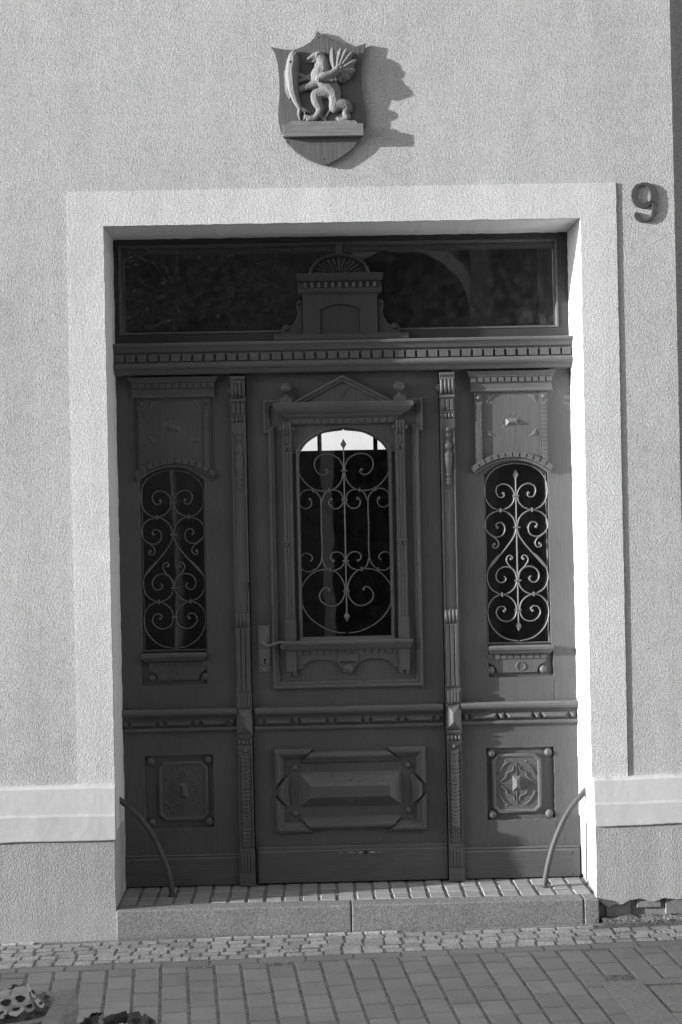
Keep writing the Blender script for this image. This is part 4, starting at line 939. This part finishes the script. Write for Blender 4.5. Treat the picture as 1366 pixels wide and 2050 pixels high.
def blob(chains, name, parent, vox=.0028, balls=(), fat=1.0, flat=1.0):
    """tapering limbs merged into one continuous carved body"""
    mb = MB()
    for ch in chains:
        c = crom([(q[0], q[1], q[2]) for q in ch], 5); rr = crom([(q[3], 0, 0) for q in ch], 5)
        pts = [pt(v[0], v[1], v[2] * zu) for v in c]; rad = [max(1.5, r_[0]) * zu * fat for r_ in rr]
        mb.tube(pts, rad, 10)
        for i in (0, len(pts) - 1): mb.ball(pts[i], rad[i] * .99, 1, 10, 8)
    for q in balls: mb.ball(pt(q[0], q[1], q[2] * zu), q[3] * zu, 1, 10, 8, q[4] if len(q) > 4 else 1)
    me = mb.mesh(name); o = link(name, me, M['carving'])
    r = o.modifiers.new('merge', 'REMESH'); r.mode = 'VOXEL'; r.voxel_size = vox; r.use_smooth_shade = True
    s_ = o.modifiers.new('soft', 'SMOOTH'); s_.iterations = 2; s_.factor = .4
    dg = bpy.context.evaluated_depsgraph_get(); nm = bpy.data.meshes.new_from_object(o.evaluated_get(dg))
    for v_ in nm.vertices: v_.co.y = YS - (YS - v_.co.y) * flat
    o.modifiers.clear(); o.data = nm; bpy.data.meshes.remove(me)
    attach(o, parent); return o
grif = blob([
 [(535,470,45,72),(590,525,45,64),(635,580,42,52),(648,640,40,44),(650,700,38,46)],
 [(565,490,45,66),(560,420,50,54),(554,360,52,44),(525,318,52,36)],
 [(525,318,52,36),(490,325,52,28),(458,340,50,16),(438,352,48,9),(432,366,46,5)],
 [(505,345,50,16),(478,362,48,10),(452,366,46,5)],
 [(560,300,45,14),(575,280,40,5)],
 [(540,510,45,40),(480,535,52,32),(430,555,56,25),(392,565,56,22)], [(392,560,56,16),(372,572,52,11),(366,585,46,7)], [(400,568,56,13),(388,585,54,9),(384,595,48,5)], [(415,566,56,12),(408,582,52,7)], [(455,558,50,14),(485,570,46,8)],
 [(500,465,35,34),(440,480,30,24),(385,500,32,18),(352,512,34,13)], [(352,512,34,10),(340,520,40,6)], [(360,505,36,10),(345,498,42,6)],
 [(610,590,30,44),(545,595,28,42),(500,612,28,38),(512,665,26,38),(535,710,26,30),(525,750,28,25),(495,785,32,22),(450,790,36,18)], [(450,785,36,14),(425,785,40,10),(412,800,38,5)], [(460,795,40,13),(440,805,44,9),(430,820,40,4)], [(445,775,36,11),(420,768,36,7),(412,775,32,4)], [(535,740,26,16),(548,780,26,10)],
 [(650,690,36,46),(700,685,46,44),(738,700,46,38),(728,745,42,26),(738,785,42,24),(705,802,46,20),(680,806,50,15)], [(690,795,46,12),(665,785,48,8),(655,798,44,4)], [(690,805,50,12),(672,815,52,8),(668,826,46,4)], [(705,808,50,11),(695,825,50,6)], [(750,760,38,14),(768,785,36,6)], [(765,700,36,16),(772,735,34,8)],
 [(505,430,60,24),(478,448,60,6)], [(495,465,60,26),(455,470,60,6)], [(490,500,55,24),(448,492,60,6)], [(515,390,60,22),(490,402,60,5)], [(590,400,60,20),(612,440,50,6)], [(600,360,55,16),(612,395,50,5)], [(500,640,28,14),(462,625,28,4)], [(548,700,24,14),(580,715,20,4)],
 [(630,690,40,13),(605,735,34,8),(580,775,30,7),(570,800,28,5)], [(580,775,30,6),(552,800,28,4),(532,825,22,3)], [(572,785,30,6),(580,805,26,4),(565,830,22,3)],
], 'griffin', arms, .0026, [(512,312,122,9)], 1.1, .66)
obj('beak', MB().tube(crom([pt(492, 322, 34 * zu), pt(468, 330, 38 * zu), pt(446, 342, 38 * zu), pt(434, 356, 36 * zu), pt(432, 372, 32 * zu)], 3), [.0125, .0120, .0115, .0105, .0098, .009, .0080, .0070, .006, .005, .0035, .002, .0008], 8).tube([pt(496, 356, 34 * zu), pt(472, 364, 34 * zu), pt(448, 368, 32 * zu)], [.007, .0045, .001], 8), M['carving'], grif, 60)
wing = blob([[(520,502,120,24),(560,488,122,32),(610,478,108,34),(648,450,84,32),(668,415,70,25),(676,384,62,13)]], 'wing', arms, .0026, [(516 + i*27, 512 + 3*math.sin(i*2), 138 - i*4, 17) for i in range(6)] + [(692, 420, 82, 18), (686, 392, 74, 16), (690, 448, 88, 18)])
def feather(base, tip, wd, d0, d1):
    A, B = pt(*base, d0 * zu), pt(*tip, d1 * zu); d = B - A; n = Vector((-d.z, 0, d.x)).normalized() * wd * zu
    prof = [(0, .45), (.3, .9), (.55, 1), (.8, .75), (.93, .4), (1, .04)]; mb = MB(); vs = []
    for t, w_ in prof:
        c = A + d * t; vs += [c + n * w_, c + Vector((0, -.0055 * w_ - .001, 0)), c - n * w_, c + Vector((0, .004, 0))]
    fs = [(i*4+k, i*4+(k+1) % 4, (i+1)*4+(k+1) % 4, (i+1)*4+k) for i in range(len(prof)-1) for k in range(4)] + [(0, 1, 2, 3), (23, 22, 21, 20)]
    return obj('feather', mb.add(vs, fs), M['carving'], wing)
for i, (bx, by, tx, ty, wd) in enumerate([(640,425,626,256,21),(650,415,658,290,18),(660,408,694,262,21),(670,405,716,290,18),(678,402,738,266,22),(684,404,762,305,18),(688,408,780,290,23),(692,415,800,345,20),(694,420,814,350,22),(696,428,800,388,20),(697,436,806,428,22),(694,446,785,462,20),(688,452,764,494,23),(680,462,728,517,21),(668,470,690,522,19),(654,476,658,518,16)]):
    feather((bx, by), (tx, ty), wd * 1.25, 84 - (i % 2) * 22, 60 - (i % 2) * 26)
for i in range(9):
    feather((525 + i*15, 505 - i * 2), (522 + i*15, 540 - i * 3), 10, 160 - i*4, 146 - i*4)
fish = blob([[(338,282,40,16),(332,310,44,34),(330,360,46,48),(322,430,46,52),(325,520,44,48),(338,600,40,38),(362,670,34,27),(385,715,28,18)],
             [(385,712,28,16),(425,725,24,14),(462,742,16,7)], [(385,712,28,16),(375,755,24,14),(385,800,16,7)], [(395,715,26,12),(420,750,20,10),(405,790,14,6)],
             [(365,455,60,14),(400,468,48,18),(432,478,36,7)]], 'fish', arms, .0026, [(303, 372, 128, 9)], 1.0, .8)
obj('gill', MB().tube([pt(x, y, d * zu) for x, y, d in ((352, 330, 66), (366, 358, 74), (368, 388, 78), (356, 410, 88), (340, 418, 94))], .0022, 6).tube([pt(x, y, d * zu) for x, y, d in ((346, 290, 62), (350, 305, 72), (342, 318, 86))], .002, 6), M['carving'], fish, 60)
dv = [pt(x, y, d) for x, y, d in ((290,430,.016),(262,425,.006),(262,500,.006),(270,580,.006),(300,645,.006),(318,620,.016),(295,560,.016),(282,500,.016))]
obj('dorsal_fin', MB().add(dv + [v + Vector((0, .006, 0)) for v in dv], [tuple(range(8)), tuple(range(15, 7, -1))] + [(i, i+8, (i+1) % 8 + 8, (i+1) % 8) for i in range(8)]), M['carving'], arms, bevel=.001)
mo = [(290,850),(300,825),(330,812),(420,812),(520,815),(620,812),(720,808),(800,808),(818,825),(820,850)]
obj('mound', MB().plate([(p.x, p.z) for p in (cz(*q) for q in mo[::-1])], [], YS - .018, YS + .001), M['carving'], arms, bevel=.006)
p, q = cz(252, 850), cz(866, 922)
obj('base_block', MB().box(p.x, q.x, YS - .026, YS + .001, q.z - .002, p.z + .004), M['carving_h'], arms, bevel=.002)

# ------------------------------------------------------------------ planters and flowers, lower left
pz = .20
pl = thing('concrete_planter', 'weathered concrete planter with a fluted bowl at the lower left corner', 'planter', (-1.2, -2.4, GZ(-1.2, -2.4)))
c0 = P(150, 1982, -2.2)
def PZ(px, py, z):
    d = FW + RT * ((px - 683 + SHX * 2050) / F_PX) + UP * ((1025 - py) / F_PX); return CAM + d * ((z - CAM.z) / d.z)
a0, a1, a2 = PZ(112, 1979, pz), PZ(152, 1981, pz), PZ(152, 2052, pz)
gz = GZ(-1.1, -2.4)
yb_ = a0.y; xr = a1.x
obj('corner_block', MB().box(a0.x + .01, xr, yb_ - .62, yb_, gz, pz), M['concrete'], pl, bevel=.008)
bc = PZ(30, 2005, pz); bxr = a0.x + .012 - bc.x
n = 40; ring_o, ring_i, ring_b = [], [], []
bw_ = MB(); R0 = .235
bcx, bcy = a0.x + .02 - R0 * 1.0, yb_ - .17
prof = [(.62, -.36), (.80, -.25), (.93, -.10), (.97, -.035), (1.0, -.03), (1.0, 0), (.86, 0), (.82, -.05), (.01, -.055)]
vs = []
for r, h in prof:
    for i in range(72):
        t = 2 * math.pi * i / 72; k = 1 + (.020 * (i % 3 != 0) if -.30 < h < -.02 and r > .7 and r != 1.0 else 0)
        vs.append((bcx + R0 * 1.35 * r * k * math.cos(t), bcy + R0 * .82 * r * k * math.sin(t), pz - .004 + h))
bw_.add(vs, [(j*72+i, j*72+(i+1) % 72, (j+1)*72+(i+1) % 72, (j+1)*72+i) for j in range(len(prof)-1) for i in range(72)] + [tuple(range(72))[::-1]])
obj('fluted_bowl', bw_, M['concrete'], pl, smooth=30)
bl0 = 2 * bcx - xr; obj('corner_block', MB().box(bl0, 2 * bcx - a0.x - .01, yb_ - .62, yb_, gz, pz), M['concrete'], pl, bevel=.008)
obj('base_slab', MB().box(2 * bcx - a0.x - .0095, a0.x + .0095, yb_ - .60, yb_ - .02, gz, gz + .09), M['concrete'], pl, bevel=.008)
obj('pedestal', MB().lathe((bcx, bcy, gz), [(.17, 0), (.17, .03), (.13, .06), (.15, pz - .36 - gz + .01)], 24), M['concrete'], pl, smooth=30)
so_l = MB(); 
so_l.lathe((bcx, bcy, pz - .06), [(R0 * .95, 0), (R0 * .95, .022), (R0*.4, .03), (.01, .032)], 24)
obj('potting_soil', so_l, M['soil'], pl)
def pansy(parent, c, r, face, mp, md, tilt=0.0):
    """five petals facing along 'face', with dark blotches on the lower three"""
    f = Vector(face).normalized(); u = f.cross(Vector((0, 0, 1))); u = u.normalized() if u.length > .1 else Vector((1, 0, 0)); v = u.cross(f).normalized()
    if v.z < 0: v = -v
    fl = obj('flower', MB().ball(c, r * .16, 1, 8, 6), md, parent, 60)
    for i, (ang, ln, wd, dz) in enumerate(((math.radians(62), 1.0, .62, -.10), (math.radians(118), 1.0, .62, -.06), (math.radians(-18), .92, .58, .02), (math.radians(198), .92, .58, .04), (math.radians(270), .95, .78, .10))):
        ang += R_(-.1, .1) + tilt; d = u * math.cos(ang) + v * math.sin(ang); e = f.cross(d); vs = []; k = 12; cen = Vector(c) + d * r * .5 * ln + f * dz * r
        vs = [cen + f * r * .05]
        for q in (.6, 1.0):
            for j in range(k):
                t = 2 * math.pi * j / k; ww = 1 + .06 * math.sin(3 * t + i)
                p = cen + (d * math.cos(t) * .52 * ln * ww + e * math.sin(t) * wd * ww) * r * q
                p += f * r * ((-.10 + .10 * math.sin(2 * t + i) + .09 * math.sin(6 * t + 2 * i)) * q * q + (.12 if q == .6 else 0) * .3); vs.append(p)
        fs = [(0, 1 + j, 1 + (j+1) % k) for j in range(k)] + [(1 + j, 1 + k + j, 1 + k + (j+1) % k, 1 + (j+1) % k) for j in range(k)]
        pe = obj('petal', MB().add(vs, fs), mp, fl, 60)
        if i >= 2:
            cb_ = Vector(c) + d * r * .27 + f * (dz + .13) * r; bv = [cb_ + (d * math.cos(2*math.pi*j/8) * (.20 + .06 * (j % 2)) + e * math.sin(2*math.pi*j/8) * (.17 + .08 * (j % 2) + (.10 if i == 4 else 0))) * r for j in range(8)]
            obj('blotch', MB().add(bv + [cb_ + f * .03 * r], [(j, (j+1) % 8, 8) for j in range(8)]), md, fl)
    return fl
def stem(parent, c, base): obj('stem', MB().tube(crom([base, ((c[0]+base[0])/2 + .01, (c[1]+base[1])/2, (c[2]+base[2])/2 + .01), c], 4), .0022, 5), M['leaf'], parent)
def leafblade(parent, c, d, ln, wd):
    d = Vector(d).normalized(); s = d.cross(Vector((0, 0, 1))).normalized(); vs = []
    for t, w_ in ((0, .15), (.3, .9), (.6, 1), (.85, .6), (1, .05)):
        q = Vector(c) + d * ln * t + Vector((0, 0, -.25 * ln * t * t)); vs += [q - s * w_ * wd, q + Vector((0, 0, -.15 * wd)), q + s * w_ * wd]
    obj('leaf', MB().add(vs, [(i*3+k, i*3+k+1, (i+1)*3+k+1, (i+1)*3+k) for i in range(4) for k in range(2)]), M['leaf'], parent, 60)
pn = thing('pansy', 'white pansies with dark faces growing in the concrete planter', 'flower', (bcx, bcy, pz - .03))
for px, py, r, h, face in ((12, 2004, .036, .075, (.1, -1, .45)), (41, 1996, .034, .085, (.25, -1, .35)), (30, 1974, .026, .09, (-.3, .5, .8)), (64, 1985, .027, .08, (1, .1, .5)), (58, 2013, .022, .045, (.5, -.8, .6)), (33, 2020, .028, .05, (-.2, -.6, 1)), (2, 2026, .024, .045, (-.3, -.8, .7)), (-22, 2000, .034, .07, (-.4, -1, .5)), (80, 2008, .018, .05, (.8, -.3, .7))):
    c = PZ(px, py, pz + h - .03); pansy(pn, c, r, face, M['petal'], M['petal_dark'], R_(-.2, .2)); stem(pn, c - Vector(face).normalized() * .004, (bcx + R_(-.08, .08), bcy + R_(-.05, .05), pz - .04))
for i in range(60):
    t = R_(0, 6.28); leafblade(pn, (bcx + R_(-.2, .2), bcy + R_(-.10, .10), pz - .03 + R_(0, .03)), (math.cos(t), math.sin(t), R_(.2, .9)), R_(.04, .065), R_(.009, .015))
bp = thing('flower_pot', 'low clay pot holding dark flowers at the bottom edge beside the concrete planter', 'pot', (0, 0, 0))
fcn = PZ(236, 2062, .10); bp.location = (fcn.x, fcn.y, GZ(fcn.x, fcn.y)); WORLD[bp.name] = Vector(bp.location)
gzz = GZ(fcn.x, fcn.y)
obj('bowl', MB().lathe((fcn.x, fcn.y, gzz), [(.09, 0), (.12, .10), (.135, .17), (.142, .17), (.142, .195), (.126, .195), (.12, .175), (.01, .18)], 28), M['brick'], bp, smooth=30)
dk = thing('pansy', 'dark purple pansies growing in the low clay pot', 'flower', (fcn.x, fcn.y, gzz + .18))
for px, py, r, h, face, mm in ((245, 2036, .028, .135, (.1, -.5, 1), 'petal_dark'), (192, 2030, .024, .13, (-.2, .6, .9), 'petal_mid'), (180, 2044, .034, .12, (-.5, -.5, 1), 'petal_mid'), (272, 2042, .032, .13, (.4, -.8, .8), 'petal_mid'), (300, 2044, .030, .11, (.8, -.3, .8), 'petal_mid'), (222, 2046, .03, .11, (0, -.8, .9), 'petal_mid')):
    c = PZ(px, py, h - .02); pansy(dk, c, r, face, M[mm], M['petal_dark'], R_(-.3, .3)); stem(dk, c, (fcn.x + R_(-.06, .06), fcn.y + R_(-.05, .05), gzz + .175))
for i in range(22):
    t = R_(0, 6.28); leafblade(dk, (fcn.x + R_(-.10, .10), fcn.y + R_(-.09, .09), gzz + .19 + R_(0, .05)), (math.cos(t), math.sin(t), R_(.2, .8)), R_(.04, .06), R_(.010, .015))

# ------------------------------------------------------------------ hall behind the door: closed passage with a glazed light over its far gate
HB = 8.0
hz0, hz1 = Z(690, 901, HB), 3.25
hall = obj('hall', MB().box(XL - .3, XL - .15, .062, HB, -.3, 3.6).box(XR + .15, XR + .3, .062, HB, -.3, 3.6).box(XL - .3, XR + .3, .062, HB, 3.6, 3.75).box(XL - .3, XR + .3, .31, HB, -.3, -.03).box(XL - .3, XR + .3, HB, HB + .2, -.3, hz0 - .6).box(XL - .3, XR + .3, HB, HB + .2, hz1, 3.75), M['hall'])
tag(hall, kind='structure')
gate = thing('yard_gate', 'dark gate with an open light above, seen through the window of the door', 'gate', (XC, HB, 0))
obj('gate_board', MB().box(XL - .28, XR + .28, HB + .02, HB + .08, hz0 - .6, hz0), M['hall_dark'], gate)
for px in (640, 752, 560, 840):
    x = X(px, 885, HB); obj('glazing_bar', MB().box(x - .022, x + .022, HB + .02, HB + .06, hz0 + .001, hz1 - .001), M['hall_dark'], gate)

# ------------------------------------------------------------------ across the street (seen only as reflections in the panes)
YO = -13.5
opp = thing('opposite_house', 'house across the street with a stone arched gateway, mirrored in the transom glass', 'house', (1, YO, zs))
obj('wall', MB().box(-9, 9, YO - .5, YO, zs, 7.2), M['house2'], opp)
Ym = .064 - YO
ax = P(800, 600, Ym).x; ar = P(940, 640, Ym).x - ax; az = P(800, 640, Ym).z
ga = [(ax + ar, zs)] + [(ax + ar * math.cos(math.pi * i / 24), az + ar * math.sin(math.pi * i / 24)) for i in range(25)] + [(ax - ar, zs)]
obj('gate_arch', MB().sweep(ga, [(0, YO - .01), (0, YO + .10), (-.17, YO + .10), (-.17, YO - .01)], False), M['stone2'], opp)
obj('gateway', MB().plate([(ax - ar + .01, zs)] + [(q[0], q[1]) for q in ga[::-1][1:-1]] + [(ax + ar - .01, zs)], [], YO - .02, YO + .02), M['dark'], opp)
for px in (962, 1098):
    x = P(px, 580, Ym).x; obj('wall_pier', MB().box(x - .16, x + .16, YO + .001, YO + .12, zs, 7.2), M['rubble'], opp)
obj('roof', MB().add([(-9.3, YO + .5, 7.15), (9.3, YO + .5, 7.15), (9.3, YO - 5, 10.5), (-9.3, YO - 5, 10.5), (-9.3, YO + .5, 7.0), (9.3, YO + .5, 7.0), (9.3, YO - 5, 10.3), (-9.3, YO - 5, 10.3)], [(0, 1, 2, 3), (7, 6, 5, 4), (0, 4, 5, 1), (1, 5, 6, 2), (2, 6, 7, 3), (3, 7, 4, 0)]), M['hall_dark'], opp)
tree = thing('street_tree', 'leafy street tree across the road, mirrored in the left half of the transom', 'tree', (-1.6, -11.2, zs))
tk = crom([(-1.6, -11.2, zs), (-1.55, -11.2, 1.2), (-1.65, -11.15, 2.6), (-1.5, -11.1, 4.2), (-1.6, -11.0, 6.0)], 4)
tm = MB().tube(tk, [.17 - .14 * i / (len(tk) - 1) for i in range(len(tk))], 10)
cm = MB(); tips = []
for i in range(16):
    h = R_(2.4, 5.2); t = R_(0, 6.28); p0 = Vector((-1.6, -11.15, h)); p1 = p0 + Vector((math.cos(t) * R_(.8, 1.9), math.sin(t) * R_(.5, 1.1), R_(.5, 1.5))); tm.tube([p0, p0.lerp(p1, .5) + Vector((0, 0, .15)), p1], [.05, .03, .008], 6); tips.append((p0, p1))
obj('trunk', tm, M['bark'], tree, smooth=60)
for i in range(4200):
    p0, p1 = random.choice(tips); c = p0.lerp(p1, R_(.35, 1.15)) + Vector((random.gauss(0, .25), random.gauss(0, .22), random.gauss(0, .25)))
    t = R_(0, 6.28); d = Vector((math.cos(t), math.sin(t), R_(-.6, .6))).normalized() * R_(.04, .07); e = d.cross(Vector((R_(-1, 1), R_(-1, 1), 1))).normalized() * R_(.02, .035)
    cm.add([c - d, c + e, c + d, c - e], [(0, 1, 2, 3)])
me = bpy.data.meshes.new('crown'); me.from_pydata(cm.v, [], cm.f); link('crown', me, M['leaf'], tree)
# unseen wall added outside the frame, top raked to keep sun off the pavement
gw = thing('shade_wall', 'unseen wall added left of the house front to shade the pavement', 'wall', (-6, -4.6, GZ(-6, -4)))
rk = [(-7.4, -.6), (-1.22, -.6), (-1.20, .61), (-2.04, 1.41), (-7.4, 1.41)]
obj('wall', MB().add([(-6.15, y, z) for y, z in rk] + [(-5.85, y, z) for y, z in rk], [(0, 1, 2, 3, 4), (9, 8, 7, 6, 5)] + [(i, i + 5, (i + 1) % 5 + 5, (i + 1) % 5) for i in range(5)]), M['stucco_plinth'], gw)
for i in range(9): obj('shade_coping', MB().box(-6.19, -5.81, -2.04 - (i + 1) * .59 + .004, -2.04 - i * .59, 1.4105, 1.47), M['granite'], gw, bevel=.008)
